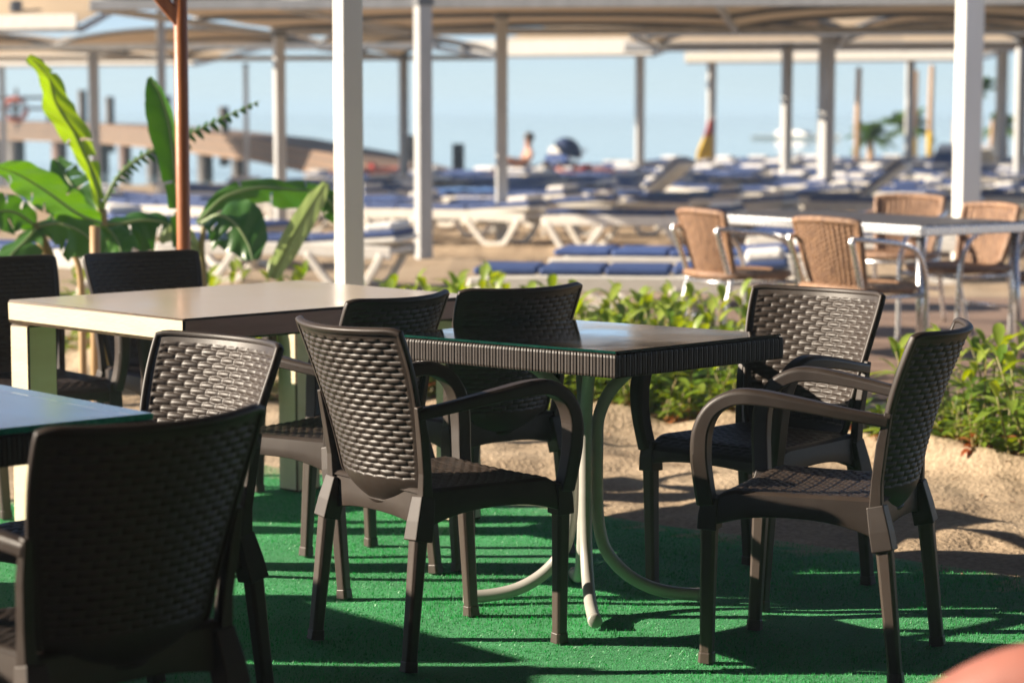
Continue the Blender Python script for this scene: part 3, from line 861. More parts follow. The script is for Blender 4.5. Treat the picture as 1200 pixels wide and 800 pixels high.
for x, y, cross in spots:
    if abs(x / y) > .25 or y > shore_y(x) - 2.5: continue
    raised = 1 if rnd.random() < .06 else 0
    far = y > 38
    if raised: lb = 'white sun lounger with raised back and blue mattress, in the rows toward the sea'
    else: lb = 'flat white sun lounger with blue mattress, in the rows toward the sea'
    lounger(x, y, R(rnd.uniform(-9, 9) + (78 if cross else 0) + (180 if rnd.random() < .35 else 0)), raised, lb, 'raised loungers in the far rows' if raised else 'flat loungers in the far rows')
# small white side tables and towels
def side_table():
    t = empty('side_table')
    g = MB(); g.box((0, 0, .40), (.44, .44, .03)); g.build('table_top', M['white_plastic'], t, bevel=.012)
    for a in (-1, 1):
        for b in (-1, 1):
            g = MB(); g.bar((a * .18, b * .18, .385), (a * .20, b * .20, 0), .04, .04); g.build('leg', M['white_plastic'], t)
    return t
st0 = side_table(); first = True
for x, y in [(2.2, 25.0), (.2, 25.4), (3.6, 29.8), (5.3, 27.4), (-1.9, 29.9), (.9, 32.3), (6.7, 32.2), (2.5, 35), (9.2, 41.5), (5.0, 41.4), (.7, 38.1), (7.6, 45)]:
    o = st0 if first else copy_tree(st0); first = False
    o.location = (x, y, ground_z(x, y, False)); o.rotation_euler = (0, 0, rnd.uniform(-.3, .3))
    tag(o, 'small white plastic side table among the sun loungers', 'side table', 'white side tables on the beach')
def towel(x, y, z, rz, m, label, grp):
    g = MB(); P = []
    for j in range(13):
        P.append([(-.36 + .72 * i / 12, -.27 + .54 * j / 12, .012 + .03 * noise.noise(Vector((i * .5 + x, j * .6 + y, 3))) + .02) for i in range(13)])
    g.grid(P); 
    Q = [[(p[0], p[1], p[2] - .03) for p in r] for r in P]
    g.grid(Q, flip=True)
    o = g.build('towel', m); o.location = (x, y, z); o.rotation_euler = (0, 0, rz)
    tag(o, label, 'towel', grp)

# ------------------------------------------------------------------ shade canopies
def canopy(label, edges, y0, y1, z, rise, fascia=None, slope=0.0, posts=(), beam=.09, turn=R(-7)):
    x0, x1 = edges[0], edges[-1]
    root = empty('shade_canopy', ((x0 + x1) / 2, (y0 + y1) / 2, 0), turn, label, 'canopy')
    def inv(px, py):
        d = Matrix.Rotation(-turn, 2) @ Vector((px - (x0 + x1) / 2, py - (y0 + y1) / 2)); return d.x + (x0 + x1) / 2, d.y + (y0 + y1) / 2
    ox, oy = (x0 + x1) / 2, (y0 + y1) / 2
    g = MB(); ny = 13
    arcs = []
    rises = rise if isinstance(rise, list) else [rise] * len(edges)
    for (a, b), rise in zip(zip(edges, edges[1:]), rises):
        P = []
        for j in range(ny):
            v = j / (ny - 1); y = y0 + (y1 - y0) * v; row = []
            for i in range(21):
                u = i / 20
                sag = -.035 * math.sin(PI * 3 * v) ** 2 * (.3 + .7 * math.sin(PI * u))
                row.append((a + (b - a) * u - ox, y - oy, z + .06 + rise * (4 * u * (1 - u)) ** .8 + slope * v + sag))
            P.append(row)
        g.grid(P, flip=True); arcs += [P[0], P[ny // 2], P[-1]]
        # turned-under hems hanging at both ends
        for R_ in (P[0], P[-1]): g.grid([[(p[0], p[1], p[2]) for p in R_], [(p[0], p[1], p[2] - .06) for p in R_]])
    g.build('fabric', M['canvas'], root)
    for pts in arcs:
        g = MB(); g.tube([(p[0], p[1], p[2] - .035) for p in pts[::2]], .028, 8); g.build('arch_pipe', M['darkmetal'], root)
    for yy in (y0, y1):
        g = MB(); dz = slope if yy == y1 else 0
        g.box((0, yy - oy, z + dz), (x1 - x0, .07, beam)); g.build('beam', M['galv'], root, bevel=.006)
    for xx in edges:
        g = MB(); g.bar((xx - ox, y0 - oy + .05, z - .02), (xx - ox, y1 - oy - .05, z - .02 + slope), .06, .07); g.build('beam', M['galv'], root)
    if fascia:
        for yy, h in fascia:
            g = MB(); g.box((0, yy - oy, z + h / 2), (x1 - x0 + .04, .03, h)); g.build('fascia', M['white_plastic'], root, bevel=.005)
    for (px, py, zt, w, rz) in posts:
        gz = ground_z(px, py, False); px, py = inv(px, py); rz = rz - turn
        g = MB(); g.box((px - ox, py - oy, (zt + gz) / 2 - .1), (w, w, zt - gz + .2), rz); po = g.build('post', M['galv'], root, bevel=.008)
        g = MB(); g.box((px - ox, py - oy, zt - .03), (w + .03, w + .03, .07), rz); g.build('bracket', M['darkmetal'], po, bevel=.008)
    return root
canopy('nearest vaulted beige canopy over the middle of the picture, carried by two grey posts', [-3.6, -1.75, 2.36, 6.6], 21.0, 28.5, 2.35, [.05, .06, .16],
       posts=[(-.825, 21.0, 2.38, .135, R(25)), (-.11, 23.9, 2.38, .115, R(10)), (-2.5, 24.3, 2.20, .11, R(25))])
canopy('vaulted beige canopy at right on four grey posts, behind the white post', [2.0, 5.0, 8.1, 11.2], 31.0, 37.2, 2.42, .28,
       posts=[(4.60, 33.0, 2.62, .17, R(28)), (4.50, 37.0, 2.45, .14, R(24)), (8.60, 38.2, 2.55, .16, R(12)), (9.75, 45.0, 2.6, .17, R(25))])
canopy('far beige canopy in mid picture with a broad white fascia', [-.1, 4.15], 47.0, 53.0, 2.50, .05, fascia=[(46.95, .32)], turn=R(-22), slope=.9,
       posts=[(2.75, 48.6, 2.55, .17, R(15)), (4.72, 53.5, 2.9, .18, R(15))])
canopy('far beige canopy at right, low in front of the palms', [5.0, 8.4, 11.8], 52.0, 58.0, 2.50, .15, fascia=[(51.95, .22)], turn=R(-22), slope=.4,
       posts=[(10.6, 60.2, 2.8, .19, R(20)), (9.2, 52.2, 2.5, .13, 0)])
canopy('long beige canopy at right, roof slope showing between the nearer canopies', [2.4, 7.6, 12.9], 42.0, 46.5, 2.50, .08, fascia=[(41.95, .14)], turn=R(-8), slope=.75,
       posts=[(12.8, 42.5, 2.5, .13, 0), (5.9, 43.2, 2.55, .10, 0)])
canopy('beige canopy at top left with long white fascia board', [-10.5, -7.7, -4.93], 30.0, 32.3, 2.40, .10, fascia=[(29.95, .18)], turn=R(-22), slope=.75,
       posts=[(-8.8, 30.5, 2.4, .13, 0), (-4.99, 32.2, 3.1, .11, 0)])
canopy('low beige canopy behind the banana plants, valley on a grey post', [-10.4, -6.30, -2.35, -.62], 33.0, 40.0, 2.27, .24,
       posts=[(-6.18, 33.4, 2.30, .14, R(20)), (-1.90, 39.6, 2.32, .14, R(20))])
canopy('farthest beige canopy at left beside the pier with white fascia', [-12.5, -9.0, -5.6], 50.0, 55.5, 2.36, .05, fascia=[(49.95, .22)], turn=R(-22), slope=.75,
       posts=[(-11.5, 51, 2.4, .12, 0), (-6.0, 51, 2.4, .10, 0)])
t = empty('floodlight', (-6.50, 29.85, 2.58), 0, 'small grey floodlight fixed above the white fascia at top left', 'floodlight')
g = MB(); g.box((0, -.06, .13), (.13, .10, .16)); g.build('lamp_housing', M['darkmetal'], t, bevel=.015)
g = MB(); g.box((-.09, 0, .09), (.03, .06, .18)); g.build('bracket', M['galv'], t)

# ------------------------------------------------------------------ pier
PX = [(-20.5, 72, 1.10), (-11.6, 63.5, .96), (-8.9, 58.5, .86), (-6.05, 53, .68), (-3.9, 48.5, .42), (-2.35, 45.5, .10), (-1.5, 44, -.22)]
pier = empty('wooden_pier', (-8.9, 58.5, -.4), 0, 'brown wooden pier on dark piles sloping down to the beach', 'pier')
po = Vector((-8.9, 58.5, -.4))
g = MB()
P = [[], [], [], [], []]
for (x, y, z) in PX:
    dx = 1.2; dy = 2.2
    P[0].append(Vector((x, y, z - .52)) - po); P[1].append(Vector((x, y, z)) - po); P[2].append(Vector((x + dx, y + dy, z)) - po); P[3].append(Vector((x + dx, y + dy, z - .52)) - po); P[4].append(P[0][-1])
g.grid(P, smooth=False); g.build('deck', M['pier'], pier)
g = MB()
for a, b in zip(PX, PX[1:]):
    for k in (.14, .32):
        g.bar(Vector((a[0], a[1] - .03, a[2] - k)) - po, Vector((b[0], b[1] - .03, b[2] - k)) - po, .03, .03)
g.build('deck_board', M['pile'], pier)
def pierpt(px):
    """point on the pier's near edge with the given X/Y ratio"""
    k = (px - 600) / 2633
    for a, b in zip(PX, PX[1:]):
        ka, kb = a[0] / a[1], b[0] / b[1]
        if ka <= k <= kb:
            t = (k - ka) / (kb - ka); return Vector(a).lerp(Vector(b), t)
    return Vector(PX[0])
for px, w, m in ((6, .34, 'pile'), (22, .26, 'pile'), (70, .22, 'rustpile'), (115, .20, 'pile'), (143, .17, 'rustpile'), (175, .17, 'pile'), (237, .20, 'pile'), (205, .15, 'pile'), (275, .15, 'pile')):
    q = pierpt(px) - po
    g = MB(); g.tube([(q.x + .1, q.y + .3, q.z - .45), (q.x + .1, q.y + .3, -2.5)], w, 10); g.build('pile', M[m], pier)
for px, ztop in ((87, 1.95), (116, 1.75), (183, 1.75), (251, 1.45), (466, .85)):
    q = pierpt(px) - po
    g = MB(); g.tube([(q.x + .2, q.y + 1.0, q.z - .8), (q.x + .2, q.y + 1.0, ztop + .4)], .13, 8); g.build('mooring_post', M['pile'], pier)
q = pierpt(10) - po
g = MB()
for k in range(4): g.bar((q.x - 1.6 + 1.0 * k, q.y + .3, q.z), (q.x - 1.6 + 1.0 * k, q.y + .3, q.z + .75), .09, .09)
for h in (.4, .72): g.bar((q.x - 1.8, q.y + .3, q.z + h), (q.x + 1.5, q.y + .3, q.z + h), .10, .09)
g.build('railing', M['pile'], pier)
q = pierpt(30)
lb = empty('lifebuoy', (q.x, q.y - .1, q.z + .38), 0, 'orange lifebuoy with white bands hung at the pier railing', 'lifebuoy')
for k in range(8):
    g = MB(); a0, a1 = 2 * PI * k / 8, 2 * PI * (k + 1) / 8
    g.tube([(.30 * math.cos(a0 + (a1 - a0) * i / 6), 0, .30 * math.sin(a0 + (a1 - a0) * i / 6)) for i in range(7)], .085, 10)
    g.build('ring_section', M['orange'] if k % 4 else M['towel'], lb)
g = MB(); g.tube([(.0, .12, -.6), (0, .12, .62)], .05, 8); g.build('hanger_post', M['pile'], lb)
mp = MB(); mp.tube([(0, 0, -2), (0, 0, .96)], .15, 10)
o = mp.build('mooring_post', M['pile']); o.location = (-1.30, 54.5, -.4)
tag(o, 'dark mooring post standing alone in the sea near mid picture', 'post')

# boat far out at right
bt = empty('motor_boat', (18.0, 142, -.4), R(-38), 'white motor boat moored off the beach, pale in the distance', 'boat')
bt.scale = (.85, .85, .34)
g = MB(); P = []
for i in range(13):
    t = i / 12; L = -3.6 + 7.2 * t; w = .95 * (1 - max(0, (t - .45) / .55) ** 2.2) + .02; sh = .55 + .35 * t * t
    P.append([(L, -w, sh), (L, -w * .85, .2), (L, 0, -.2), (L, w * .85, .2), (L, w, sh)])
g.grid(P); g.add([P[i][0] for i in range(13)] + [P[i][4] for i in range(13)], [(i, i + 1, 14 + i, 13 + i) for i in range(12)]); g.add(P[0], [(0, 1, 2, 3, 4)])
g.build('hull', M['white_plastic'], bt)
g = MB(); g.add([(-1.6, -.7, .6), (1.2, -.7, .7), (.5, -.6, 1.5), (-1.5, -.6, 1.5), (-1.6, .7, .6), (1.2, .7, .7), (.5, .6, 1.5), (-1.5, .6, 1.5)], [(0, 1, 2, 3), (7, 6, 5, 4), (1, 5, 6, 2), (3, 2, 6, 7), (0, 3, 7, 4)])
g.build('cabin', M['white_plastic'], bt, bevel=.05)

# lifeguard flag
fl = empty('beach_flag', (4.62, 51.6, ground_z(4.62, 51.6, False)), 0, 'red and yellow beach flag hanging limp on its pole', 'flag')
g = MB(); g.tube([(.0, 0, -.2), (0, 0, 1.75)], .03, 8); g.build('flagpole', M['galv'], fl)
for nm, z0, z1, m in (('yellow_cloth', .55, 1.10, 'yellow'), ('red_cloth', 1.10, 1.45, 'redcloth')):
    g = MB(); P = []
    for j in range(9):
        z = z0 + (z1 - z0) * j / 8; w = .34 * (1 - .75 * sstep(.6, 1.45, z)) + .06
        P.append([(-w * i / 10, .05 * math.sin(i * 1.9 + j * .3), z - .06 * i / 10) for i in range(11)])
    g.grid(P); g.build(nm, M[m], fl)

# tan poles at right and palms
pl = [(1003, 58, 2.75, .085, 0, 'tan wooden pole left of the white far post, plain'), (1070, 64, 2.8, .075, .9, 'tan wooden pole with yellow wrapping, left of the pair in front of the palms'),
      (1088, 62, 2.9, .085, 1.1, 'tan wooden pole with yellow wrapped foot, right of the pair in front of the palms'), (1117, 63, 1.45, .08, .5, 'short tan pole with yellow foot just left of the thick white post'),
      (1160, 60, 1.4, .07, 0, 'short tan pole right of the thick white post')]
for px, D, h, r, yw, lb_ in pl:
    x = (px - 600) / 2633 * D; gz = max(ground_z(x, D, False), -.4)
    t = empty('wooden_pole', (x, D, gz), 0, lb_, 'pole')
    g = MB(); g.tube([(0, 0, -.3), (0, 0, h * .5), (.02, 0, h)], [r, r * .95, r * .85], 10); g.build('shaft', M['tanpole'], t)
    if yw:
        g = MB(); g.tube([(0, 0, .15), (.0, 0, yw)], r * 1.12, 10); g.build('wrapping', M['yellow'], t)
def palm(x, y, h, r, nf, label, seed):
    rr = random.Random(seed); gz = max(ground_z(x, y, False), -.4)
    t = empty('palm_tree', (x, y, gz), 0, label, 'palm', 'small palms at the far end of the beach')
    g = MB(); g.tube([(0, 0, -.3), (.03, 0, h * .5), (0, 0, h)], [.13, .10, .09], 9); g.build('trunk', M['tanpole'], t)
    g = MB()
    for k in range(nf):
        a = 2 * PI * k / nf + rr.uniform(-.3, .3); el = rr.uniform(-.2, 1.2); L = r * rr.uniform(.8, 1.15)
        d = Vector((math.cos(a), math.sin(a), 0)); pts = []
        for i in range(9):
            s = i / 8 * L; pts.append(d * (s * math.cos(el) * (1 - .15 * i / 8)) + Vector((0, 0, h + s * math.sin(el) - .55 * (s / r) ** 2 * r * .6)))
        side = d.cross(Vector((0, 0, 1)))
        for i in range(1, 9):
            for s in (-1, 1):
                for q in range(2):
                    b = pts[i - 1].lerp(pts[i], q * .5); tip = b + side * (s * .34 * r * math.sin(PI * min(1, i / 8.6)) ** .6) + (pts[i] - pts[i - 1]) * 1.6 - Vector((0, 0, .12 * r))
                    w = (pts[i] - pts[i - 1]).normalized() * .035
                    g.add([b - w, b + w, tip], [(0, 1, 2)])
    g.build('crown', M['palm'], t)
palm(9.6, 60.5, .95, .75, 22, 'low palm with feathery crown beside the plain tan pole', 3)
palm(11.3, 64.5, 1.25, .95, 26, 'palm with the largest crown behind the two yellow wrapped poles', 4)
palm(12.9, 62.5, 2.2, .8, 20, 'tall palm partly hidden by the thick white post', 5)
palm(14.4, 66, 1.2, .8, 20, 'palm at the right picture edge beyond the white post', 6)

# ------------------------------------------------------------------ planting
def leaf_strip(g, pts, widths, side, fold=.25, mi=0, nx=2, wav=0.0, tears=None):
    """leaf blade along pts; nx cells per half; folded about the midrib"""
    pts = [Vector(p) for p in pts]; P = []
    for i, p in enumerate(pts):
        t = (pts[min(i + 1, len(pts) - 1)] - pts[max(i - 1, 0)]).normalized()
        s = Vector(side); s = (s - t * s.dot(t)).normalized(); n = s.cross(t)
        row = []
        for k in range(-nx, nx + 1):
            f = k / nx
            row.append(p + s * (widths[i] * f) + n * (abs(f) ** 1.3 * widths[i] * fold + wav * math.sin(i * .45 + k * .9) * abs(f)))
        P.append(row)
    if tears is None: g.grid(P, mi); return
    nu = 2 * nx + 1; vs = []; lift = {}
    ang = [0.0, 0.0]
    for i, row in enumerate(P):
        for k, p in enumerate(row):
            f = abs(k - nx) / nx; sd = 0 if k < nx else 1
            lo_ = tears.get(('lobe', sd, i), 0.0)
            vs.append(p - Vector((0, 0, 1)) * (lo_ * f * f * widths[i]))
    fs = []
    for i in range(len(P) - 1):
        for k in range(nu - 1):
            sd = 0 if k < nx else 1; depth = (nx - k) if sd == 0 else (k - nx + 1)
            if tears.get(('cut', sd, i), 99) <= depth: continue
            q = i * nu + k; fs.append((q, q + 1, q + nu + 1, q + nu))
    g.add(vs, fs, mi, True)

def bed_plant(seed, h, nst, red, label):
    rr = random.Random(seed)
    t = empty('bedding_plant', (0, 0, 0), 0)
    st = MB(); lf = MB()
    for k in range(nst):
        a = rr.uniform(0, 2 * PI); lean = rr.uniform(.05, .55); hh = h * rr.uniform(.55, 1.0)
        base = Vector((rr.uniform(-.09, .09), rr.uniform(-.09, .09), -.03)); d = Vector((math.cos(a) * lean, math.sin(a) * lean, 1)).normalized()
        path = [base + d * (hh * i / 4) + Vector((0, 0, -.03 * lean * (i / 4) ** 2)) for i in range(5)]
        st.tube(path, [.006, .0055, .005, .004, .003], 6)
        nl = rr.randint(9, 13)
        for q in range(nl):
            f = .12 + .88 * q / (nl - 1); p = base.lerp(path[-1], f)
            b = q * 2.4 + rr.uniform(-.4, .4); el = rr.uniform(.15, .75) + .5 * (f > .85)
            o = Vector((math.cos(b) * math.cos(el), math.sin(b) * math.cos(el), math.sin(el)))
            L = h * rr.uniform(.30, .54) * (1 - .25 * f); W = L * rr.uniform(.10, .165)
            pts = [p + o * (L * s) - Vector((0, 0, L * .42 * s * s)) for s in (0, .2, .45, .7, .9, 1)]
            side = o.cross(Vector((0, 0, 1)))
            isred = f < .38 and rr.random() < red
            leaf_strip(lf, pts, [W * .25, W * .75, W, W * .8, W * .35, W * .03], side, .3, 1 if isred else 0, 1)
    st.build('stem', M['stem'], t)
    lf.build('foliage', [M['leaf'], M['leaf_red']], t)
    return tag(t, label, 'plant', 'leafy bedding plants along the sand edge')
protos = [bed_plant(11, .52, 6, .15, ''), bed_plant(12, .44, 7, .25, ''), bed_plant(13, .36, 6, .75, ''), bed_plant(14, .56, 5, .1, '')]
pu = [False] * 4
def put_plant(k, x, y, s, label, group):
    o = protos[k] if not pu[k] else copy_tree(protos[k])
    pu[k] = True
    o.location = (x, y, max(ground_z(x, y), 0) ); o.rotation_euler = (0, 0, rnd.uniform(0, 6.28)); o.scale = (s, s, s)
    tag(o, label, 'plant', group)
pts = []
def scat(xa, xb, da, db, n, ks, s0, s1, label, group):
    c = 0; tries = 0
    while c < n and tries < 4000:
        tries += 1
        x = rnd.uniform(xa, xb); y = edge_y(x) + rnd.uniform(da, db)
        if any((x - a) ** 2 + (y - b) ** 2 < .13 ** 2 for a, b in pts): continue
        pts.append((x, y)); c += 1
        put_plant(rnd.choice(ks), x, y, rnd.uniform(s0, s1), label, group)
scat(-.45, 1.25, .12, 2.1, 54, [0, 0, 1, 3, 0], .78, 1.02, 'upright yellow green leafy plant in the bed behind the middle glass table', 'leafy plants behind the middle table')
scat(-2.6, -.35, .2, 1.5, 30, [0, 1, 3], .8, 1.05, 'green leafy plant behind the cream table and the white post', 'leafy plants behind the cream table')
scat(1.55, 2.5, .22, .95, 15, [0, 1, 3, 0], .80, 1.08, 'leafy plant with long pale leaves at the right, beyond the sand', 'leafy plants at the right of the sand')
scat(-.2, 2.6, .08, .34, 34, [2], .45, .72, 'small reddish leaved plant along the sand edge of the bed', 'reddish plants along the sand edge')

g = MB()
for k in range(170):
    x = rnd.uniform(-1.6, 2.6); y = edge_y(x) - abs(rnd.gauss(0, .55)) + .1
    if not (5.5 < y): continue
    z = carpet_z((Vector((x, y)) - CA).dot(CU), (Vector((x, y)) - CA).dot(CV)) + .007 if on_carpet(x, y) else ground_z(x, y) + .004
    if on_carpet(x, y) and rnd.random() < .6: continue
    a = rnd.uniform(0, 6.28); L_ = rnd.uniform(.008, .030); w_l = L_ * rnd.uniform(.12, .35); d = Vector((math.cos(a), math.sin(a), rnd.uniform(-.1, .35))); n_ = Vector((-math.sin(a), math.cos(a), rnd.uniform(-.3, .3)))
    c = Vector((x, y, z + .003))
    g.add([c - d * L_, c - n_ * w_l + Vector((0, 0, .003)), c + d * L_, c + n_ * w_l + Vector((0, 0, .002))], [(0, 1, 2, 3)])
tag(g.build('dry_litter', M['litter']), kind='stuff')

# banana plants -------------------------------------------------------------
def pp(px, py, D):
    f = 2633.0; th = math.atan(270 / f); v = py - 400
    Y = f * math.cos(th) - v * math.sin(th); d = f * math.sin(th) + v * math.cos(th); k = D / Y
    return Vector(((px - 600) * k, D, 1.35 - d * k))
def blade(px_pts, D0, D1, widths, root, m, side=(1, 0, 0), fold=.2, wav=.006, torn=False):
    o = root.location
    n = len(px_pts)
    ctr = [pp(px, py, D0 + (D1 - D0) * i / (n - 1)) - o for i, (px, py) in enumerate(px_pts)]
    path = spline(ctr, 16); N = len(path); W = []
    for i in range(N):
        t = i / (N - 1) * (len(widths) - 1); a = int(min(t, len(widths) - 2)); W.append((widths[a] + (widths[a + 1] - widths[a]) * (t - a)) / 2)
    g = MB()
    if not torn:
        rr = random.Random(int(px_pts[-1][0] * 7 + px_pts[-1][1])); tears = {}
        if m != 'strap':
            for sd in (0, 1):
                lobe = 0.0
                for i in range(N):
                    if 3 < i < N - 2 and rr.random() < (.055 if m == 'banana_dark' else .022):
                        tears[('cut', sd, i)] = rr.choice((2, 3, 3, 4)); lobe = rr.uniform(-.12, .42)
                    tears[('lobe', sd, i)] = lobe
        leaf_strip(g, path, W, side, fold, 0, 6, wav, tears)
    else:
        # wind-torn blade: separate ribbons either side of the midrib
        rr = random.Random(5)
        for i in range(2, N - 1, 3):
            t = (path[i + 1] - path[i - 1]).normalized(); s = Vector(side); s = (s - t * s.dot(t)).normalized()
            seg_ = (path[i + 1] - path[i]).length * 1.15
            for sg in (-1, 1):
                L = W[i] * rr.uniform(.7, 1.15); a = path[i]; dr = (s * sg * .75 + t * .5 - Vector((0, 0, .55))).normalized()
                g.add([a - t * seg_, a + t * seg_, a + t * seg_ * .8 + dr * L * .6, a + dr * L, a - t * seg_ * .6 + dr * L * .55], [(0, 1, 2, 3, 4)])
    b = g.build('leaf', M[m], root)
    g = MB(); g.tube(path, [.011 * (1 - .8 * i / (N - 1)) for i in range(N)], 6); g.build('midrib', M['strap'], b)
    return b
def bplant(px, py0, D, label):
    q = pp(px, py0, D); return empty('banana_plant', (q.x, D, max(0, ground_z(q.x, D))), 0, label, 'banana plant')
b1 = bplant(117, 300, 10.8, 'banana plant with a tall upright yellow green leaf at left')
o = b1.location
def stem(root, pxs, D, r, m='stem'):
    path = [pp(px, py, D) - root.location for px, py in pxs]
    path = [Vector((path[0].x, path[0].y, -.05))] + path
    g = MB(); P = spline(path, 5); g.tube(P, [r * (1 - .55 * i / (len(P) - 1)) for i in range(len(P))], 12); g.build('stem', M[m], root)
stem(b1, [(117, 330), (118, 280), (119, 245)], 10.8, .055)
blade([(119, 250), (108, 205), (88, 158), (66, 122), (56, 90), (33, 66)], 10.8, 10.6, [.03, .07, .14, .15, .10, .04], b1, 'banana_pale', (1, .6, 0), .5, .016)
blade([(121, 240), (140, 205), (172, 180), (215, 160), (262, 138), (304, 119)], 10.8, 11.1, [.03, .11, .14, .15, .11, .04], b1, 'banana_dark', (.3, .6, 1), .3, .0, True)
blade([(118, 262), (90, 250), (55, 225), (22, 205), (-4, 196)], 10.7, 10.1, [.05, .16, .20, .16, .04], b1, 'banana', (.35, .5, 1), .22, .012)
blade([(118, 262), (140, 262), (168, 258), (195, 262), (206, 275)], 10.8, 10.9, [.04, .16, .22, .18, .06], b1, 'banana_dark', (0, .6, 1), .3, .014)
blade([(112, 255), (95, 232), (78, 208), (66, 186)], 10.9, 11.2, [.04, .17, .18, .03], b1, 'banana_dark', (1, .5, .3), .3, .008)
blade([(116, 268), (126, 268), (138, 283), (142, 298)], 10.7, 10.5, [.05, .17, .19, .06], b1, 'banana', (1, .3, .2), .2, .01)
b2 = bplant(62, 300, 10.4, 'low banana plant with broad drooping dark leaves at the left picture edge')
stem(b2, [(60, 330), (50, 285), (40, 262)], 10.4, .045)
blade([(42, 266), (20, 250), (0, 248), (-25, 262)], 10.4, 10.2, [.04, .20, .24, .06], b2, 'banana_dark', (0, .6, 1), .2, .012)
blade([(42, 266), (70, 262), (100, 275), (118, 300)], 10.4, 10.3, [.04, .20, .22, .05], b2, 'banana', (.2, .7, 1), .2, .012)
blade([(44, 266), (30, 282), (12, 300), (2, 322)], 10.4, 10.1, [.04, .18, .2, .05], b2, 'banana_dark', (1, .4, .4), .2, .01)
stem(b2, [(95, 330), (84, 290), (90, 262)], 10.5, .02, 'stake')
b3 = bplant(208, 300, 10.5, 'banana plant with one tall furled leaf just left of the orange pole')
stem(b3, [(209, 330), (209, 300), (210, 285)], 10.5, .028)
blade([(210, 290), (209, 245), (205, 195), (198, 145), (188, 112), (176, 90)], 10.5, 10.5, [.045, .07, .11, .16, .13, .03], b3, 'banana', (1, -.5, 0), .75, .004)
b4 = bplant(262, 320, 10.9, 'banana plant with broad arching leaves between the orange pole and the white post')
stem(b4, [(238, 330), (236, 290), (240, 262)], 10.9, .025)
blade([(232, 262), (262, 232), (302, 220), (340, 222), (372, 226), (396, 244)], 10.9, 11.3, [.03, .10, .15, .15, .14, .04], b4, 'banana', (0, .6, 1), .25, .008)
blade([(236, 262), (256, 252), (275, 262), (290, 285), (296, 305)], 10.8, 10.6, [.08, .26, .30, .20, .04], b4, 'banana_dark', (.9, .3, .6), .2, .012)
blade([(318, 326), (332, 298), (352, 262), (370, 232), (382, 214)], 10.9, 10.8, [.05, .11, .12, .10, .04], b4, 'strap', (1, .2, .3), .25, .004)
blade([(372, 226), (386, 236), (396, 252), (398, 262)], 11.2, 11.3, [.05, .12, .12, .03], b4, 'banana_dark', (1, .3, .2), .2, .004)
blade([(236, 300), (222, 282), (205, 274), (188, 284)], 10.9, 10.8, [.04, .10, .10, .03], b4, 'strap', (0, .6, 1), .2, .006)
sk = MB(); q = pp(112, 440, 9.6)
sk.tube([(q.x, 9.6, -.1), (q.x + .005, 9.6, .5), (q.x + .01, 9.6, .86)], .022, 10)
tag(sk.build('garden_stake', M['stake']), 'tan wooden stake standing upright behind the far side of the cream table', 'stake')
for x, y, s in ((-1.42, 10.6, .75), (-1.30, 10.9, .8), (-1.52, 11.0, .7), (-1.2, 10.5, .6)):
    put_plant(1, x, y, s, 'bright leafy plant at the foot of the orange pole', 'bright plants by the orange pole')

# unseen board roof added to cut sky fill, edge kept clear of the low sun
rf = empty('sky_blocker_roof', (1.6, 2.4, 0), 0, 'added unseen board roof over the brown chairs, cutting sky light', 'pergola')
g = MB()
for k in range(44): g.box((-4.4 + .205 * k, 0, 2.72), (.20, 12.4, .025))
g.build('roof_boards', M['dark_boards'], rf)
for yy in (-5.5, -1.6, 2.2, 6.0):
    g = MB(); g.box((0, yy, 2.63), (9.2, .08, .14)); g.build('rafter', M['orange_wood'], rf)
for xx, yy in ((-4.45, -5.5), (4.45, -5.5), (4.45, 6.0)):
    g = MB(); g.box((xx, yy, 1.27), (.09, .09, 2.56)); g.build('post', M['orange_wood'], rf)

# unseen dark walls added behind and beside the viewer to cut fill light
bd = empty('fill_blocker_walls', (1.6, -4.2, 0), 0, 'added unseen dark board walls around the viewer, cutting fill light', 'light_blocker')
g = MB()
for k in range(17): g.box((0, 0, .08 + .16 * k), (10.4, .06, .155))
g.build('wall', M['dark_boards'], bd)
g = MB()
for k in range(17): g.box((4.2, 5.1, .08 + .16 * k), (.06, 10.1, .155))
g.build('wall', M['dark_boards'], bd)
g = MB()
for k in range(17): g.box((-4.05, 2.3, .08 + .16 * k), (.06, 4.5, .155))
g.build('wall', M['dark_boards'], bd)

# ------------------------------------------------------------------ people
def skin_body(name, verts, edges, radii, m, parent=None, sub=2):
    me = bpy.data.meshes.new(name); me.from_pydata(verts, edges, []); me.materials.append(m)
    o = bpy.data.objects.new(name, me); col.objects.link(o)
    if parent: o.parent = parent
    sm = o.modifiers.new('skin', 'SKIN'); sm.use_smooth_shade = True; sm.branch_smoothing = .6
    for i, r in enumerate(radii):
        d = me.skin_vertices[0].data[i]; d.radius = r if isinstance(r, tuple) else (r, r); d.use_root = (i == 0)
    s = o.modifiers.new('sub', 'SUBSURF'); s.levels = sub; s.render_levels = sub
    return o
class Sk:
    def __init__(self): self.v = []; self.e = []; self.r = []
    def p(self, q, r, par=None):
        self.v.append(tuple(q)); self.r.append(r)
        if par is not None: self.e.append((par, len(self.v) - 1))
        return len(self.v) - 1
    def chain(self, par, items):
        for q, r in items: par = self.p(q, r, par)
        return par
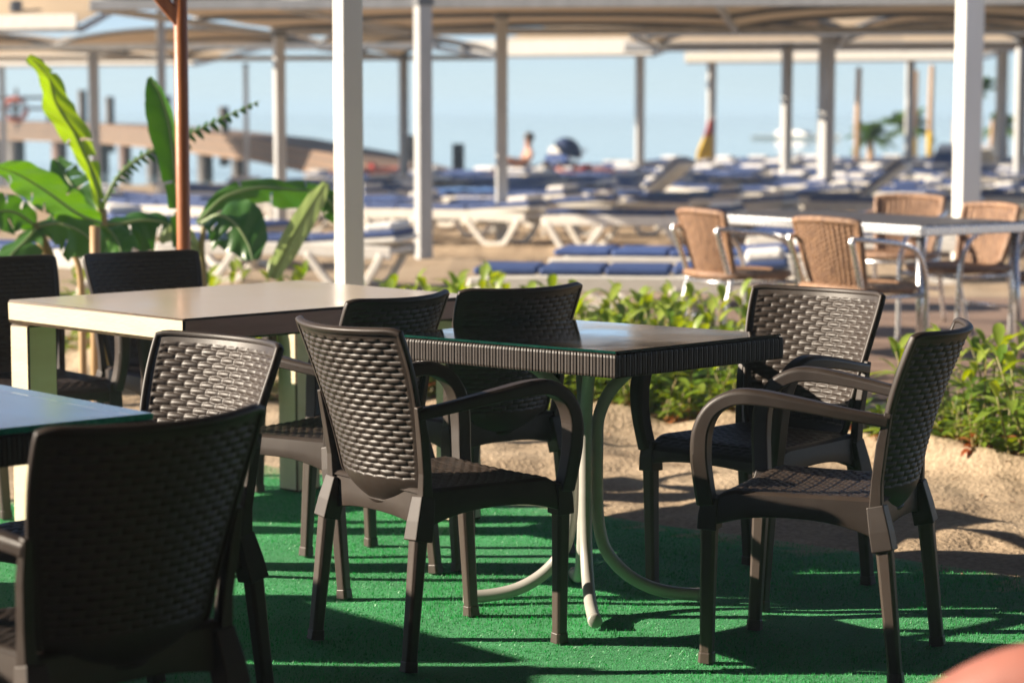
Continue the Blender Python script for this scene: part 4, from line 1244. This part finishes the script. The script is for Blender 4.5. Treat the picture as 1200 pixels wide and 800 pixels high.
def hand(k, wrist, d, up, sc=1.0):
    """palm and five separate bent fingers; wrist is an index"""
    w = Vector(k.v[wrist]); d = Vector(d).normalized(); up = Vector(up).normalized(); s = d.cross(up).normalized()
    palm_ = k.p(w + d * .05 * sc, (.030 * sc, .016 * sc), wrist)
    for off, L in ((-.027, .064), (-.009, .074), (.010, .070), (.027, .056)):
        a = k.p(w + d * .088 * sc + s * off * sc, .0095 * sc, palm_)
        b = k.p(w + d * (.088 + L * .55) * sc + s * off * 1.1 * sc - up * .008 * sc, .0085 * sc, a)
        k.p(w + d * (.088 + L * .95) * sc + s * off * 1.1 * sc - up * .028 * sc, .007 * sc, b)
    a = k.p(w + d * .045 * sc - s * .042 * sc, .011 * sc, palm_)
    k.p(w + d * .085 * sc - s * .056 * sc - up * .01 * sc, .009 * sc, a)
# near person at the lower right: seated, legs crossed, only the bare knee enters the picture
def seated_person(ox, oy, oz):
    root = empty('person', (ox, oy, oz), 0, 'seated person at lower right corner, only a bare pink knee in view', 'person')
    k = Sk()
    pel = k.p((.45, 0, .54), .125)
    sp = k.chain(pel, [((.50, 0, .70), .125), ((.54, 0, .88), .14), ((.56, 0, 1.02), .12)])
    nk = k.chain(sp, [((.55, 0, 1.12), .055), ((.54, 0, 1.17), .055)])
    hd = k.chain(nk, [((.515, 0, 1.23), .085), ((.51, 0, 1.30), .095), ((.52, 0, 1.37), .07)])
    for s in (-1, 1):
        sh = k.chain(sp, [((.56, s * .17, 1.03), .062), ((.54, s * .215, .90), .047), ((.48, s * .23, .78), .040), ((.36, s * .20, .72), .036)])
        wr = k.chain(sh, [((.27, s * .165, .70), .027)])
        hand(k, wr, (-1, -.1 * s, -.12), (0, 0, 1))
    # crossed leg: high knee
    k.chain(pel, [((.34, -.09, .58), .092), ((.17, -.06, .645), .080), ((.02, -.02, .668), .064), ((-.05, 0, .655), .058), ((-.13, .02, .595), .054), ((-.22, .04, .515), .050), ((-.33, .06, .40), .036), ((-.40, .06, .345), .034), ((-.49, .04, .325), .030), ((-.54, .03, .325), .020)])
    # standing leg
    k.chain(pel, [((.33, .10, .52), .088), ((.14, .11, .505), .072), ((.02, .12, .50), .060), ((-.01, .12, .40), .055), ((.02, .12, .25), .048), ((.04, .12, .10), .036), ((.02, .12, .05), .036), ((-.07, .12, .035), .030), ((-.13, .12, .025), .022)])
    skin_body('body', k.v, k.e, k.r, M['skin'], root, 2)
    # swim shorts, shirt, hair as clothing children
    k = Sk(); a = k.p((.46, 0, .55), .137); k.chain(a, [((.36, -.09, .585), .103), ((.27, -.08, .615), .098)]); k.chain(a, [((.35, .10, .53), .099), ((.25, .105, .515), .092)]); k.chain(a, [((.485, 0, .66), .132)])
    skin_body('shorts', k.v, k.e, k.r, M['shorts'], root, 2)
    g = MB(); g.ball((.525, 0, 1.325), .105, 12, sc=(1, .88, .95)); g.build('hair', M['hair'], root)
    g = MB()
    for s in (-1, 1): g.ball((.425, s * .033, 1.285), .012, 8)
    g.build('eyes', M['hair'], root)
    g = MB(); g.ball((.412, 0, 1.255), .016, 8, sc=(1, .8, 1.5)); g.build('nose', M['skin'], root)
    g = MB(); g.ball((.428, 0, 1.215), .022, 8, sc=(.5, 1.1, .35)); g.build('mouth', M['redcloth'], root)
    g = MB()
    for s in (-1, 1): g.ball((.53, s * .095, 1.28), .028, 8, sc=(.7, .35, 1))
    g.build('ears', M['skin'], root)
seated_person(.625, 2.60, .012)
place_chair(1.06, 2.60, -1, 0, 'brown woven chair under the seated person at the lower right corner', group='brown resin chairs around the tables')

def beach_person(x, y, z, rz, pose, label, top):
    root = empty('person', (x, y, z), rz, label, 'person'); k = Sk()
    if pose == 'sit':
        pel = k.p((0, 0, .10), .13); sp = k.chain(pel, [((.04, 0, .28), .12), ((.05, 0, .45), .14)])
        hd = k.chain(sp, [((.05, 0, .58), .055), ((.04, 0, .68), .095), ((.05, 0, .78), .075)])
        for s in (-1, 1):
            k.chain(pel, [((-.15, s * .09, .14), .085), ((-.38, s * .12, .34), .060), ((-.52, s * .12, .12), .050), ((-.60, s * .12, .0), .036), ((-.72, s * .12, .02), .025)])
            wr = k.chain(sp, [((.06, s * .18, .46), .055), ((-.02, s * .22, .28), .042), ((-.22, s * .17, .32), .028)]); hand(k, wr, (-1, 0, 0), (0, 0, 1))
        hp = (.06, 0, .74)
    else:
        pel = k.p((0, 0, .10), .12); sp = k.chain(pel, [((.2, 0, .11), .11), ((.40, 0, .13), .125)])
        k.chain(sp, [((.55, 0, .15), .055), ((.66, 0, .18), .09), ((.75, 0, .19), .07)])
        for s in (-1, 1):
            k.chain(pel, [((-.15, s * .09, .10), .08), ((-.42, s * .10, .14), .058), ((-.62, s * .11, .09), .048), ((-.82, s * .11, .06), .034), ((-.86, s * .12, .14), .025)])
            wr = k.chain(sp, [((.42, s * .18, .13), .052), ((.22, s * .25, .08), .04), ((.0, s * .24, .07), .028)]); hand(k, wr, (-1, 0, 0), (0, 0, 1))
        hp = (.70, 0, .20)
    skin_body('body', k.v, k.e, k.r, M['skin_tan'] if pose == 'sit' else M['skin'], root, 1)
    g = MB(); g.ball(hp, .105, 10); g.build('hair', M['hair'], root)
    k = Sk(); a = k.p((0, 0, .10), .138); k.chain(a, [((-.12, .09, .115), .096)]); k.chain(a, [((-.12, -.09, .115), .096)])
    skin_body('swimwear', k.v, k.e, k.r, M[top], root, 1)
beach_person(.28, 44.0, .10, R(20), 'sit', 'tanned dark haired sunbather sitting up on a lounger in mid picture', 'navy')
beach_person(-2.55, 42.5, .12, R(5), 'lie', 'sunbather lying on a lounger between the white post and the grey post', 'redcloth')
beach_person(1.35, 43.6, .08, R(170), 'lie', 'sunbather lying beside the dark blue hood in mid picture', 'redcloth')
lounger(.35, 44.0, R(0), 0, 'lounger under the sitting sunbather in mid picture')
lounger(-2.5, 42.5, R(0), 0, 'lounger under the sunbather left of the grey post')
lounger(1.45, 43.6, R(180), 0, 'lounger beside the dark blue hood')
# pushchair with a dark blue hood
pc = empty('pushchair', (1.08, 45.2, ground_z(1.08, 45.2, False)), R(15), 'dark blue hooded pushchair among the far loungers', 'pushchair')
g = MB(); P = []
for j in range(10):
    a = R(-15) + R(150) * j / 9
    P.append([(.30 * math.cos(a) * math.sin(PI * i / 12) * 1.05, .26 * math.cos(PI * i / 12), .72 + .34 * math.sin(a) * math.sin(PI * i / 12)) for i in range(13)])
g.grid(P); o = g.build('hood', M['navy'], pc); sd = o.modifiers.new('s', 'SOLIDIFY'); sd.thickness = .012
g = MB(); g.box((-.03, 0, .48), (.50, .40, .22)); g.build('seat', M['navy'], pc, bevel=.05)
g = MB()
for s in (-1, 1):
    g.tube([(-.35, s * .22, .12), (.35, s * .22, .80)], .014, 8); g.tube([(.35, s * .22, .12), (-.25, s * .22, .62)], .014, 8)
g.tube([(.35, -.22, .80), (.42, 0, .84), (.35, .22, .80)], .014, 8); g.build('frame', M['alu'], pc)
for sx in (-1, 1):
    for s in (-1, 1):
        g = MB(); g.tube([(sx * .35, s * .25 - .02, .12), (sx * .35, s * .25 + .02, .12)], .12, 14); g.build('wheel', M['darkmetal'], pc)
for i, (x, y, c) in enumerate([(.9, 30.8, 0), (3.3, 33.5, 0), (5.8, 28.8, 0), (-1.0, 33.7, 0), (7.3, 36.4, 0), (2.0, 26.3, 1), (-.6, 28.6, 1), (3.0, 39.9, 0)]):
    towel(x, y, ground_z(x, y, False) + .42, rnd.uniform(-.3, .3), M['blue_light'] if c else M['towel'],
          'pale blue towel spread on a sun lounger' if c else 'white towel lying on a sun lounger in the far rows', 'blue towels on loungers' if c else 'white towels on loungers')

# ------------------------------------------------------------------ sea haze
m, nt, out = mat('sea_haze')
pv = nd(nt, 'ShaderNodeVolumePrincipled'); pv.inputs['Color'].default_value = (.60, .82, 1.0, 1); pv.inputs['Density'].default_value = .0014; pv.inputs['Anisotropy'].default_value = .0
nt.links.new(pv.outputs[0], out.inputs['Volume'])
g = MB(); g.box((0, 2900, 2.0), (5000, 6200, 12.0))
tag(g.build('haze', m), kind='stuff')

# ------------------------------------------------------------------ light, sky, camera
SUN_EL, SUN_AZ = 23.0, 0.0     # sun stands to the left (-X)
sdir = Vector((-math.cos(R(SUN_EL)), math.cos(R(SUN_EL)) * .02, math.sin(R(SUN_EL)))).normalized()
ld = bpy.data.lights.new('sun', 'SUN'); ld.energy = 5.0; ld.angle = R(.53); ld.color = (1.0, .87, .70)
lo_ = bpy.data.objects.new('sun', ld); col.objects.link(lo_)
lo_.rotation_euler = (-sdir).to_track_quat('-Z', 'Y').to_euler()
w = bpy.data.worlds.new('World'); scene.world = w; w.use_nodes = True
nt = w.node_tree; nt.nodes.clear()
sky = nt.nodes.new('ShaderNodeTexSky'); sky.sky_type = 'NISHITA'; sky.sun_disc = False
sky.sun_elevation = R(SUN_EL); sky.sun_rotation = math.atan2(sdir.x, sdir.y)
sky.air_density = .50; sky.dust_density = .20; sky.ozone_density = 1.8; sky.altitude = 0
bg = nt.nodes.new('ShaderNodeBackground'); bg.inputs['Strength'].default_value = .060
ow = nt.nodes.new('ShaderNodeOutputWorld')
hsv = nt.nodes.new('ShaderNodeHueSaturation'); hsv.inputs['Saturation'].default_value = .86
nt.links.new(sky.outputs[0], hsv.inputs['Color']); nt.links.new(hsv.outputs[0], bg.inputs['Color']); nt.links.new(bg.outputs[0], ow.inputs['Surface'])

cd = bpy.data.cameras.new('camera'); cam = bpy.data.objects.new('camera', cd); col.objects.link(cam)
cam.location = (0, 0, 1.35); cam.rotation_euler = (R(90) - math.atan(270 / 2633), 0, 0)
cd.sensor_width = 36; cd.lens = 2633 / 1200 * 36; cd.clip_end = 30000; cd.clip_start = .05
cd.dof.use_dof = True; cd.dof.focus_distance = 5.75; cd.dof.aperture_fstop = 3.2; cd.dof.aperture_blades = 7
scene.camera = cam
scene.view_settings.view_transform = 'Standard'; scene.view_settings.look = 'None'
scene.view_settings.exposure = 1.36; scene.view_settings.gamma = 1
scene.view_settings.use_curve_mapping = False
scene.render.engine = 'CYCLES'
scene.render.resolution_x = 1024; scene.render.resolution_y = 682
